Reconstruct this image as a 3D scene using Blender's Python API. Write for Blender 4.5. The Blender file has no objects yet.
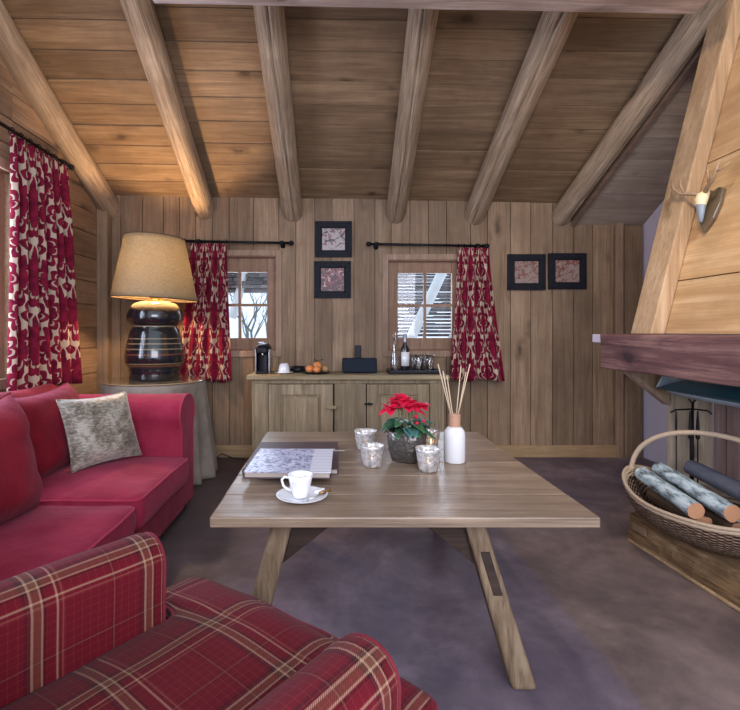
import bpy, math, random
from mathutils import Vector, Matrix, noise
R = random.Random(7)
COL = bpy.context.scene.collection
PI = math.pi
F, CX, HY, H = 480.0, 335.0, 331.0, 1.2
BACK = 4.571; LEFT = -2.22; RIGHT = 2.93
def X(px, Y): return (px-CX)*Y/F
def Z(py, Y): return H-(py-HY)*Y/F
def P(px, py, Y): return Vector((X(px, Y), Y, Z(py, Y)))

# ------------------------------------------------------------------ materials
def sock(b, names, val):
    for n in names:
        if n in b.inputs:
            b.inputs[n].default_value = val; return
class NT:
    def __init__(s, name):
        s.m = bpy.data.materials.new(name); s.m.use_nodes = True
        s.t = s.m.node_tree; s.N = s.t.nodes; s.L = s.t.links
        s.b = s.N['Principled BSDF']; s.out = s.N['Material Output']
    def n(s, typ, **kw):
        x = s.N.new(typ)
        for k, v in kw.items(): setattr(x, k, v)
        return x
    def put(s, a, inp):
        if isinstance(a, (int, float)): inp.default_value = a
        elif isinstance(a, (tuple, list)): inp.default_value = a
        else: s.L.new(a, inp)
    def math(s, op, a, b=0.0, c=None):
        x = s.n('ShaderNodeMath', operation=op)
        s.put(a, x.inputs[0]); s.put(b, x.inputs[1])
        if c is not None: s.put(c, x.inputs[2])
        return x.outputs[0]
    def mix(s, f, a, b, blend='MIX'):
        x = s.n('ShaderNodeMix', data_type='RGBA', blend_type=blend)
        s.put(f, x.inputs[0]); s.put(a, x.inputs[6]); s.put(b, x.inputs[7])
        return x.outputs[2]
    def ramp(s, f, stops, interp='LINEAR'):
        x = s.n('ShaderNodeValToRGB'); x.color_ramp.interpolation = interp
        e = x.color_ramp.elements
        while len(e) > 1: e.remove(e[-1])
        e[0].position = stops[0][0]; e[0].color = c4(stops[0][1])
        for p, c in stops[1:]:
            k = e.new(p); k.color = c4(c)
        s.put(f, x.inputs[0]); return x.outputs[0]
    def noise(s, vec, scale, detail=4, rough=.55, dist=0):
        x = s.n('ShaderNodeTexNoise'); x.inputs['Scale'].default_value = scale
        x.inputs['Detail'].default_value = detail; x.inputs['Roughness'].default_value = rough
        x.inputs['Distortion'].default_value = dist
        if vec is not None: s.L.new(vec, x.inputs['Vector'])
        return x.outputs[0]
    def coord(s, k='Object'): return s.n('ShaderNodeTexCoord').outputs[k]
    def scale(s, vec, v, rot=(0,0,0)):
        x = s.n('ShaderNodeMapping'); x.inputs['Scale'].default_value = v; x.inputs['Rotation'].default_value = rot
        s.L.new(vec, x.inputs['Vector']); return x.outputs[0]
    def bump(s, h, st=.3, d=.01):
        x = s.n('ShaderNodeBump'); x.inputs['Strength'].default_value = st; x.inputs['Distance'].default_value = d
        s.put(h, x.inputs['Height']); s.L.new(x.outputs[0], s.b.inputs['Normal'])
    def color(s, c): s.put(c4(c) if isinstance(c, tuple) else c, s.b.inputs['Base Color'])
def c4(c):
    if isinstance(c, (int, float)): return (c, c, c, 1)
    return tuple(c) if len(c) == 4 else (c[0], c[1], c[2], 1)
def hexc(h):
    v = [int(h[i:i+2], 16)/255 for i in (0, 2, 4)]
    return tuple(x/12.92 if x <= .04045 else ((x+.055)/1.055)**2.4 for x in v)
def plain(name, c, rough=.5, metal=0, bumpy=0, sheen=0, coat=0, var=.12, vscale=12):
    t = NT(name); co = t.coord(); sock(t.b, ['Specular IOR Level'], .2 if max(c) < .05 and not coat else .5)
    f = t.noise(co, vscale, 5)
    a = tuple(min(1, x*(1+var)) for x in c); b = tuple(x*(1-var) for x in c)
    t.color(t.mix(f, c4(b), c4(a)))
    t.b.inputs['Roughness'].default_value = rough; t.b.inputs['Metallic'].default_value = metal
    sock(t.b, ['Sheen Weight'], sheen); sock(t.b, ['Coat Weight'], coat)
    if bumpy: t.bump(t.noise(co, vscale*8, 3), bumpy, .004)
    return t.m
def wood(name, dark, mid, light, axis='x', rough=.65, knots=True, k=1.0, streak=1.0, islandvar=.35, bump=.35, scl=1.0, ck='Object', spec=.22):
    t = NT(name); co = t.coord(ck); sock(t.b, ['Specular IOR Level'], spec)
    geo = t.n('ShaderNodeNewGeometry'); r = geo.outputs['Random Per Island']
    comb = t.n('ShaderNodeCombineXYZ')
    t.put(t.math('MULTIPLY', r, 31.7), comb.inputs[0]); t.put(t.math('MULTIPLY', r, 17.3), comb.inputs[1]); t.put(t.math('MULTIPLY', r, 53.1), comb.inputs[2])
    add = t.n('ShaderNodeVectorMath', operation='ADD'); t.L.new(co, add.inputs[0]); t.L.new(comb.outputs[0], add.inputs[1])
    i = 'xyz'.index(axis)
    sc = [1*scl]*3; sc[i] = .07*scl
    v1 = t.scale(add.outputs[0], sc)
    g = t.noise(v1, 16*k, 7, .62, .9)
    sc2 = [1*scl]*3; sc2[i] = .025*scl
    g2 = t.noise(t.scale(add.outputs[0], sc2), 90*k, 4, .6)
    dm = tuple(x*.62+y*.38 for x, y in zip(dark, mid))
    col = t.ramp(g, [(.22, dm), (.47, mid), (.75, light)])
    col = t.mix(t.math('MULTIPLY', t.ramp(g2, [(.36, 1), (.5, 0)]), .38*streak), col, c4(dark))
    if knots:
        sc3 = [1*scl]*3; sc3[i] = .42*scl
        warp = t.noise(add.outputs[0], 6, 2)
        wa = t.n('ShaderNodeVectorMath', operation='MULTIPLY_ADD')
        wc = t.n('ShaderNodeCombineXYZ')
        for q in range(3): t.put(warp, wc.inputs[q])
        t.L.new(wc.outputs[0], wa.inputs[0]); wa.inputs[1].default_value = (.12, .12, .12); t.L.new(t.scale(add.outputs[0], sc3), wa.inputs[2])
        vo = t.n('ShaderNodeTexVoronoi'); vo.inputs['Scale'].default_value = 3.6; t.L.new(wa.outputs[0], vo.inputs['Vector'])
        d = vo.outputs['Distance']
        col = t.mix(t.ramp(d, [(.06, .95), (.10, .5), (.22, 0)]), col, c4(tuple(x*.6 for x in dark)))
    big = t.noise(co, 2.1, 6, .65)
    col = t.mix(t.ramp(big, [(.34, .6), (.6, 0)]), col, c4(tuple(x*.55+y*.15 for x, y in zip(mid, dark))))
    hs = t.n('ShaderNodeHueSaturation'); t.L.new(col, hs.inputs['Color'])
    t.put(t.math('ADD', t.math('MULTIPLY', r, islandvar), 1-islandvar/2), hs.inputs['Value'])
    t.color(hs.outputs[0])
    t.b.inputs['Roughness'].default_value = rough
    t.bump(t.math('ADD', g, t.math('MULTIPLY', g2, .6)), bump, .006)
    return t.m
M = {}
M['wall_v'] = wood('weathered_wall_boards_vertical', hexc('54422f'), hexc('8f7760'), hexc('a68d74'), 'z', islandvar=.42)
M['wall_h'] = wood('weathered_wall_boards_level', hexc('5a4436'), hexc('967a60'), hexc('b0957a'), 'y', islandvar=.4)
M['ceil'] = wood('ceiling_boards', hexc('54402f'), hexc('856c53'), hexc('a08668'), 'x', islandvar=.42)
M['ceil_pale'] = wood('grey_ceiling_boards', hexc('7a6a5e'), hexc('a89888'), hexc('beb0a2'), 'x', islandvar=.2)
M['log'] = wood('old_log', hexc('5a4838'), hexc('a08a72'), hexc('c4b098'), 'y', islandvar=.1, k=1.6, streak=1.8, bump=.3, ck='UV')
M['tie'] = wood('tie_beam_wood', hexc('705a4c'), hexc('bca698'), hexc('d6c6be'), 'x', islandvar=.1, bump=.6)
M['side'] = wood('bleached_sideboard_wood', hexc('4c3e2e'), hexc('97856a'), hexc('b4a284'), 'z', islandvar=.25)
M['side_h'] = wood('bleached_sideboard_top', hexc('4c3e2e'), hexc('a29070'), hexc('bcab8c'), 'x', islandvar=.1)
M['table'] = wood('rustic_table_wood', hexc('4c3c32'), hexc('927c68'), hexc('b8a088'), 'x', rough=.33, islandvar=.16, streak=1.3, knots=True, spec=.45)
M['leg'] = wood('table_leg_wood', hexc('382a20'), hexc('7a654f'), hexc('a08c72'), 'z', islandvar=.15)
M['darkwood'] = wood('dark_bracket_wood', hexc('1d1512'), hexc('392c25'), hexc('4a3a31'), 'x', islandvar=.1)
M['hood'] = wood('honey_hood_boards', hexc('8c6844'), hexc('ba966c'), hexc('d2b48c'), 'y', islandvar=.12, bump=.15, streak=.6)
M['post'] = wood('hood_post_wood', hexc('7d5f44'), hexc('b59674'), hexc('cdb192'), 'z', islandvar=.08, bump=.3)
M['mantel'] = wood('reddish_mantel_wood', hexc('352630'), hexc('6e4c4a'), hexc('a68078'), 'y', islandvar=.1, bump=.7, streak=1.4)
M['hearthwood'] = wood('hearth_beam_wood', hexc('3e2c1e'), hexc('8c7052'), hexc('c0a480'), 'y', islandvar=.1, bump=.9, streak=1.5)
M['trim'] = wood('pale_trim_wood', hexc('74594a'), hexc('a08570'), hexc('b59c86'), 'z', islandvar=.2, knots=False)
M['trim_x'] = wood('pale_skirting_wood', hexc('7c6048'), hexc('b0926e'), hexc('c6aa86'), 'x', islandvar=.1, knots=False)
M['plank_grey'] = wood('fireplace_side_boards', hexc('78685a'), hexc('c0ad94'), hexc('d4c4ac'), 'z', islandvar=.2)
M['plank_plum'] = wood('plum_brown_boards', hexc('53403c'), hexc('8e746c'), hexc('a68c84'), 'z', islandvar=.3)
M['darktrim'] = wood('brown_batten_wood', hexc('4a3a32'), hexc('7c6656'), hexc('907a6a'), 'y', islandvar=.1, knots=False)
M['winwood'] = wood('window_wood', hexc('5c3f33'), hexc('8c6a58'), hexc('a5826c'), 'x', islandvar=.1, knots=False)
M['winwood2'] = wood('window_sash_wood', hexc('63493b'), hexc('9a7a64'), hexc('b29580'), 'z', islandvar=.1, knots=False)
M['plaster'] = plain('lavender_white_plaster', hexc('c4bccb'), .8, bumpy=.2, var=.05)
M['black'] = plain('black_painted', (.012, .012, .016), .35)
M['iron'] = plain('black_iron', (.018, .018, .022), .45, .6, bumpy=.2)
M['navy'] = plain('black_speaker_cloth', (.012, .018, .03), .7, bumpy=.3)
M['frame'] = plain('black_carved_frame', (.010, .011, .017), .6, bumpy=.3)
M['chrome'] = plain('brushed_chrome', (.6, .6, .62), .2, 1)
M['white'] = plain('white_porcelain', (.82, .82, .84), .15, coat=.5, var=.02)
M['paper'] = plain('paper_pages', (.42, .35, .30), .8)
M['brownbook'] = plain('dark_brown_book', hexc('4b3a3d'), .5)
M['cream'] = plain('cream_lettering', (.55, .5, .45), .6)
M['ceramic'] = plain('white_ceramic', (.78, .77, .78), .4, var=.04)
M['reed'] = plain('rattan_reed', hexc('c9b193'), .7)
M['cork'] = plain('wood_collar', hexc('b98d72'), .5)
M['orange'] = plain('clementine_peel', (.75, .26, .08), .45, bumpy=.3)
M['brownfruit'] = plain('brown_pear_peel', (.36, .22, .09), .5, bumpy=.2)
M['leafg'] = plain('leaf_green', (.035, .12, .05), .4, var=.5)
M['leafb'] = plain('bluish_leaf', (.06, .16, .14), .4, var=.4)
M['bract'] = plain('red_bract', (.62, .006, .05), .55, var=.35)
M['stem'] = plain('plant_stem', (.12, .12, .05), .6)
M['soil'] = plain('potting_soil', (.03, .02, .015), .95, bumpy=.6)
M['wax'] = plain('candle_wax', (.8, .7, .55), .5)
M['teal'] = plain('dark_teal_enamel', (.008, .065, .09), .4, .1, coat=.2)
M['tealinner'] = plain('pale_enamel_edge', (.42, .5, .58), .35, .1)
M['stone'] = plain('hearth_stone', (.18, .16, .15), .85, bumpy=.6)
M['plaque'] = plain('dark_wooden_shield', (.12, .085, .05), .35, coat=.4)
M['bone'] = plain('pale_bone', (.75, .62, .38), .5)
M['steelblue'] = plain('grey_skull_fur', (.25, .29, .33), .45, .2, bumpy=.4)
M['antler'] = plain('brown_antler', (.3, .2, .12), .55, bumpy=.5)
M['spoon'] = plain('bronze_wrapper', (.35, .2, .08), .35, .6)
M['snow'] = plain('snow', (.85, .88, .93), .8)
M['shingle'] = wood('weathered_shingles', hexc('35292a'), hexc('74686a'), hexc('aaa6ae'), 'x', islandvar=.8, knots=False)
M['bark'] = plain('snowy_bark', (.2, .22, .22), .8, bumpy=.5, var=.5)

def glass(name, tint=(1, 1, 1), refl=.12, rough=.02):
    t = NT(name); t.N.remove(t.b)
    tr = t.n('ShaderNodeBsdfTransparent'); tr.inputs[0].default_value = c4(tint)
    gl = t.n('ShaderNodeBsdfGlossy'); gl.inputs['Roughness'].default_value = rough
    lw = t.n('ShaderNodeLayerWeight'); lw.inputs[0].default_value = .35
    mx = t.n('ShaderNodeMixShader')
    t.put(t.math('ADD', t.math('MULTIPLY', lw.outputs['Facing'], refl*3), refl*.4), mx.inputs[0])
    t.L.new(tr.outputs[0], mx.inputs[1]); t.L.new(gl.outputs[0], mx.inputs[2]); t.L.new(mx.outputs[0], t.out.inputs[0])
    return t.m
M['pane'] = glass('window_glass', (.97, .98, 1), .06)
M['clear'] = glass('clear_glass', (.96, .97, .98), .22)
def mercury(name, c, tr=.35, rough=.22, lo=.6):
    t = NT(name); co = t.coord()
    vo = t.n('ShaderNodeTexVoronoi'); vo.inputs['Scale'].default_value = 70; t.L.new(co, vo.inputs['Vector'])
    nz = t.noise(co, 45, 5, .7)
    t.color(t.mix(t.ramp(nz, [(.4, 0), (.62, 1)]), c4(tuple(x*lo for x in c)), c4(c)))
    t.b.inputs['Metallic'].default_value = .55; t.b.inputs['Roughness'].default_value = rough
    t.bump(vo.outputs['Distance'], .5, .006)
    tp = t.n('ShaderNodeBsdfTransparent'); tp.inputs[0].default_value = (1, .95, .88, 1)
    mx = t.n('ShaderNodeMixShader'); t.put(t.math('MULTIPLY', t.ramp(nz, [(.3, 1), (.6, .3)]), tr), mx.inputs[0])
    t.L.new(t.b.outputs[0], mx.inputs[1]); t.L.new(tp.outputs[0], mx.inputs[2]); t.L.new(mx.outputs[0], t.out.inputs[0])
    return t.m
M['mercury'] = mercury('silvered_glass', (.95, .93, .92), .3, .35)
M['mercuryclear'] = mercury('half_clear_silvered_glass', (.75, .72, .7), .95)
M['smoke'] = mercury('smoked_silver_glass', (.16, .145, .135), 0, .25, .7)
def emis(name, c, s):
    t = NT(name); t.N.remove(t.b); e = t.n('ShaderNodeEmission'); e.inputs[0].default_value = c4(c); e.inputs[1].default_value = s
    t.L.new(e.outputs[0], t.out.inputs[0]); return t.m
M['flame'] = emis('candle_flame', (1, .62, .25), 14)
M['bulb'] = emis('warm_bulb', (1, .72, .38), 10)
M['amber'] = emis('amber_light', (1, .5, .15), 1)

# velvet like sofa cloth
def cloth(name, c, c2, sheen=.5, weave=500, rough=.75, blot=4, bs=.25):
    t = NT(name); co = t.coord()
    t.color(t.mix(t.ramp(t.noise(co, blot, 4, .6), [(.35, 0), (.65, 1)]), c4(c), c4(c2)))
    t.b.inputs['Roughness'].default_value = rough; sock(t.b, ['Specular IOR Level'], .12); sock(t.b, ['Sheen Weight'], sheen*.45); sock(t.b, ['Sheen Roughness'], .4)
    sock(t.b, ['Sheen Tint'], (1, .55, .75, 1) if c[0] > 3*c[1] else (1, 1, 1, 1))
    t.bump(t.math('ADD', t.noise(co, weave*.4, 2), t.math('MULTIPLY', t.noise(co, 11, 5), 4)), bs*1.4, .008)
    return t.m
M['sofa'] = cloth('crimson_sofa_linen', (.25, .016, .042), (.36, .03, .068), .3)
M['sofadeep'] = cloth('deep_red_velvet', (.16, .006, .014), (.24, .013, .026), .3)
M['linen'] = cloth('grey_brown_linen', (.21, .175, .14), (.34, .29, .24), .2)
M['pipe'] = cloth('crimson_piping', (.36, .03, .06), (.42, .04, .08), .3)
M['chairpipe'] = cloth('plaid_chair_piping', (.15, .015, .025), (.22, .03, .04), .2)
def silver_cushion():
    t = NT('silver_damask_velvet'); co = t.coord()
    a = t.noise(t.scale(co, (40, 40, 90)), 1, 6, .7); b = t.noise(co, 9, 3)
    c = t.ramp(t.math('ADD', t.math('MULTIPLY', a, .6), t.math('MULTIPLY', b, .5)), [(.42, hexc('4a4338')), (.52, hexc('7d7464')), (.64, hexc('b4afa2'))])
    t.color(c); t.b.inputs['Roughness'].default_value = .5; sock(t.b, ['Sheen Weight'], .5); t.bump(a, .4, .006)
    return t.m
M['silver'] = silver_cushion()
def shade_mat():
    t = NT('beige_linen_shade'); co = t.coord()
    a = t.noise(t.scale(co, (1, 1, .15)), 260, 2); b = t.noise(t.scale(co, (.15, .15, 1)), 260, 2)
    w = t.math('MULTIPLY', t.math('ADD', a, b), .5)
    t.color(t.ramp(w, [(.35, hexc('7d6b50')), (.65, hexc('b09a78'))])); t.b.inputs['Roughness'].default_value = .9
    tl = t.n('ShaderNodeBsdfTranslucent'); tl.inputs[0].default_value = (.52, .46, .34, 1)
    mx = t.n('ShaderNodeMixShader'); mx.inputs[0].default_value = .22
    t.L.new(t.b.outputs[0], mx.inputs[1]); t.L.new(tl.outputs[0], mx.inputs[2]); t.L.new(mx.outputs[0], t.out.inputs[0])
    t.bump(w, .3, .004)
    return t.m
M['shade'] = shade_mat()
def glaze():
    t = NT('striped_black_glaze'); co = t.coord(); s = t.n('ShaderNodeSeparateXYZ'); t.L.new(co, s.inputs[0])
    z = t.math('DIVIDE', s.outputs[2], .66)
    z = t.math('ADD', z, t.math('MULTIPLY', t.math('SUBTRACT', t.noise(co, 9, 2), .5), .008))
    k = (.012, .012, .016); g = (.32, .24, .13); r = (.2, .06, .03)
    st = [(0, k)]
    for p, c_, w_ in ((.185, r, .014), (.21, g, .008), (.32, r, .012), (.385, g, .01), (.45, g, .01), (.51, g, .009), (.66, g, .012)): st += [(p-w_, k), (p, c_), (p+w_, k)]
    st += [(.87, k), (.92, (.25, .23, .14)), (.98, (.42, .38, .24))]
    t.color(t.ramp(z, st))
    t.b.inputs['Roughness'].default_value = .16; sock(t.b, ['Coat Weight'], .6)
    return t.m
M['glaze'] = glaze()
def plaid():
    t = NT('red_tartan_wool'); uv = t.n('ShaderNodeUVMap').outputs[0]
    s = t.n('ShaderNodeSeparateXYZ'); t.L.new(uv, s.inputs[0])
    base = hexc('65131f'); dk = hexc('3c0c14'); br = hexc('9a3c3a'); kh = hexc('664434'); cr = hexc('b49078'); crd = hexc('8a5246'); bk = hexc('261a1e')
    def st(c, off):
        f = t.math('FRACT', t.math('ADD', t.math('DIVIDE', c, .27), off))
        c1 = t.ramp(f, [(0, base), (.20, base), (.21, dk), (.222, crd), (.234, dk), (.245, base), (.47, base), (.485, bk), (.52, bk), (.525, cr), (.54, cr), (.545, kh), (.60, kh), (.605, cr), (.615, cr), (.62, dk), (.65, dk), (.66, base), (.72, base), (.724, cr), (.736, cr), (.74, base), (.765, base), (.769, crd), (.779, crd), (.783, base)])
        g = t.math('FRACT', t.math('MULTIPLY', f, 14))
        return t.mix(t.math('MULTIPLY', t.math('LESS_THAN', g, .12), .35), c1, c4(br))
    a = st(s.outputs[0], .1); b = st(s.outputs[1], .35)
    tw = t.math('FRACT', t.math('MULTIPLY', t.math('ADD', s.outputs[0], s.outputs[1]), 210))
    f = t.ramp(tw, [(.3, .22), (.7, .78)])
    col = t.mix(f, a, b)
    nz = t.noise(uv, 900, 2)
    col = t.mix(t.ramp(nz, [(.4, .35), (.6, 0)]), col, c4(dk))
    t.color(col); t.b.inputs['Roughness'].default_value = .85; sock(t.b, ['Specular IOR Level'], .1); sock(t.b, ['Sheen Weight'], .05)
    t.bump(t.math('ADD', tw, t.math('MULTIPLY', nz, .5)), .35, .003)
    return t.m
M['plaid'] = plaid()
def damask():
    t = NT('red_and_cream_damask'); uv = t.n('ShaderNodeUVMap').outputs[0]
    # gentle warp of the coordinates so the leaves look drawn
    nz = t.n('ShaderNodeTexNoise'); nz.inputs['Scale'].default_value = 9; nz.inputs['Detail'].default_value = 2; t.L.new(uv, nz.inputs['Vector'])
    wv = t.n('ShaderNodeVectorMath', operation='MULTIPLY_ADD'); t.L.new(nz.outputs['Color'], wv.inputs[0]); wv.inputs[1].default_value = (.05, .05, 0); t.L.new(uv, wv.inputs[2])
    s = t.n('ShaderNodeSeparateXYZ'); t.L.new(wv.outputs[0], s.inputs[0])
    W_, H_ = .29, .48
    res = None
    for off in (0, .5):
        u = t.math('SUBTRACT', t.math('FRACT', t.math('ADD', t.math('DIVIDE', s.outputs[0], W_), off)), .5)
        v = t.math('SUBTRACT', t.math('FRACT', t.math('ADD', t.math('DIVIDE', s.outputs[1], H_), off)), .5)
        au = t.math('ABSOLUTE', u); av = t.math('ABSOLUTE', v); f = t.math('ADD', au, av)
        th = t.math('ARCTAN2', v, au)
        lob = t.math('ABSOLUTE', t.math('SINE', t.math('MULTIPLY', t.math('ADD', th, .15), 5.5)))
        lim = t.math('ADD', .375, t.math('MULTIPLY', lob, .115))
        inside = t.math('LESS_THAN', f, lim)
        vein = t.math('MULTIPLY', t.math('GREATER_THAN', f, t.math('MULTIPLY', lim, .62)), t.math('LESS_THAN', f, t.math('MULTIPLY', lim, .72)))
        vein = t.math('MULTIPLY', vein, t.math('GREATER_THAN', lob, .35))
        vein = t.math('MULTIPLY', vein, t.math('GREATER_THAN', t.math('ADD', v, .12), 0))
        inside = t.math('SUBTRACT', inside, t.math('MULTIPLY', vein, .85))
        res = inside if res is None else t.math('MAXIMUM', res, inside)
    dkn = t.noise(uv, 16, 3)
    red = t.mix(t.ramp(dkn, [(.35, 0), (.65, 1)]), c4((.11, .005, .022)), c4((.23, .012, .038)))
    t.color(t.mix(t.math('MINIMUM', t.math('MAXIMUM', res, 0), 1), c4(hexc('b9a792')), red))
    t.b.inputs['Roughness'].default_value = .8; sock(t.b, ['Specular IOR Level'], .1)
    t.bump(t.noise(uv, 500, 2), .2, .003)
    return t.m
M['damask'] = damask()
def floor_mat():
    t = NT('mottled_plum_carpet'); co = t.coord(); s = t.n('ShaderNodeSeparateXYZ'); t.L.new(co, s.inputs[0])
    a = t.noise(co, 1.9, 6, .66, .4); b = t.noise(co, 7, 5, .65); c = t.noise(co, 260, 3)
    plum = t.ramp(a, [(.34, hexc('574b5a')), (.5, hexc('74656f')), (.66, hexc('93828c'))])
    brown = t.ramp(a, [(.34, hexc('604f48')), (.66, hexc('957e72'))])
    light_edge = t.ramp(t.math('ADD', s.outputs[0], t.math('MULTIPLY', b, .05)), [(.0, 0), (.535, 0), (.57, .8)])   # paler brown side of a light boundary, painted into the floor colour
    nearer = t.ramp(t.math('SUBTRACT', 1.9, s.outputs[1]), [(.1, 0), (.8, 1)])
    col = t.mix(t.math('MULTIPLY', light_edge, nearer), plum, brown)
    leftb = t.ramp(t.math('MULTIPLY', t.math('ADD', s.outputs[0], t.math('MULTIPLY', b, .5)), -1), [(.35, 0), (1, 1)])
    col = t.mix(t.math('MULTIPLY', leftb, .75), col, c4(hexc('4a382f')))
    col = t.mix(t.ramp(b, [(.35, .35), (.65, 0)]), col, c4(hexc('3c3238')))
    t.color(t.mix(t.math('MULTIPLY', c, .25), col, c4(hexc('352b2e'))))
    t.b.inputs['Roughness'].default_value = .62; t.bump(t.math('ADD', c, b), .35, .004)
    return t.m
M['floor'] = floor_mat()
def book_cover():
    t = NT('white_cover_with_blue_picture'); co = t.coord(); s = t.n('ShaderNodeSeparateXYZ'); t.L.new(co, s.inputs[0])
    a = t.noise(co, 38, 7, .75, 1.2)
    pic = t.ramp(a, [(.38, hexc('3c4470')), (.47, hexc('8a8fb0')), (.54, hexc('c8c8d8')), (.7, hexc('dcd6dc'))])
    side = t.math('GREATER_THAN', s.outputs[0], .085)
    ln = t.math('LESS_THAN', t.math('FRACT', t.math('MULTIPLY', s.outputs[1], 22)), .16)
    sidecol = t.mix(t.math('MULTIPLY', ln, .35), c4(hexc('d5d3dc')), c4(hexc('7d7c90')))
    t.color(t.mix(side, pic, sidecol)); t.b.inputs['Roughness'].default_value = .35
    return t.m
M['cover'] = book_cover()
def picture(name, bg, c1, c2, sc):
    t = NT(name); co = t.coord(); a = t.noise(co, sc, 3, .5, 1.5); b = t.noise(co, sc*1.7, 2, .5, 2)
    col = t.mix(t.ramp(a, [(.52, 0), (.56, 1)]), c4(bg), c4(c1)); col = t.mix(t.ramp(b, [(.6, 0), (.63, 1)]), col, c4(c2))
    t.color(col); t.b.inputs['Roughness'].default_value = .4; return t.m
M['picA'] = picture('bird_picture', hexc('a79a98'), hexc('4a3a40'), hexc('7a2c2e'), 13)
M['picB'] = picture('flower_picture', hexc('48141f'), hexc('7a3644'), hexc('c9a090'), 14)
M['picC'] = picture('terracotta_animal_picture', hexc('94827a'), hexc('85564a'), hexc('6a3c34'), 14)
M['picD'] = picture('two_birds_picture', hexc('96847c'), hexc('7c4a40'), hexc('5c342e'), 22)
def wick():
    t = NT('woven_wicker'); co = t.coord(); s = t.n('ShaderNodeSeparateXYZ'); t.L.new(co, s.inputs[0])
    uv = t.n('ShaderNodeUVMap').outputs[0]; q = t.n('ShaderNodeSeparateXYZ'); t.L.new(uv, q.inputs[0])
    w = t.math('MULTIPLY', t.math('SINE', t.math('MULTIPLY', q.outputs[0], 2*PI*46)), t.math('SINE', t.math('MULTIPLY', q.outputs[1], 2*PI*13)))
    nz = t.noise(co, 60, 3)
    f = t.math('ADD', t.math('MULTIPLY', w, .35), nz)
    t.color(t.ramp(f, [(.25, hexc('3f2b22')), (.55, hexc('7a5c48')), (.85, hexc('ae9379'))])); t.b.inputs['Roughness'].default_value = .6
    t.bump(w, .9, .012); return t.m
M['wicker'] = wick()
M['cane'] = plain('pale_cane', hexc('b39c84'), .55, var=.25, vscale=60)
M['birch'] = None
def birch():
    t = NT('silver_birch_bark'); co = t.coord()
    a = t.noise(t.scale(co, (1, .35, 1)), 28, 6, .7)
    t.color(t.ramp(a, [(.38, hexc('4a4744')), (.48, hexc('8fa0a6')), (.6, hexc('c5d2d6'))])); t.b.inputs['Roughness'].default_value = .7; t.bump(a, .6, .006); return t.m
M['birch'] = birch()
M['cutwood'] = plain('cut_wood_face', hexc('c08a66'), .7, var=.2, vscale=30)
M['greybark'] = plain('slate_grey_bark', hexc('565864'), .7, bumpy=.7, var=.4)
M['brownbark'] = plain('brown_bark', hexc('5f4836'), .85, bumpy=.9, var=.5)

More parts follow.
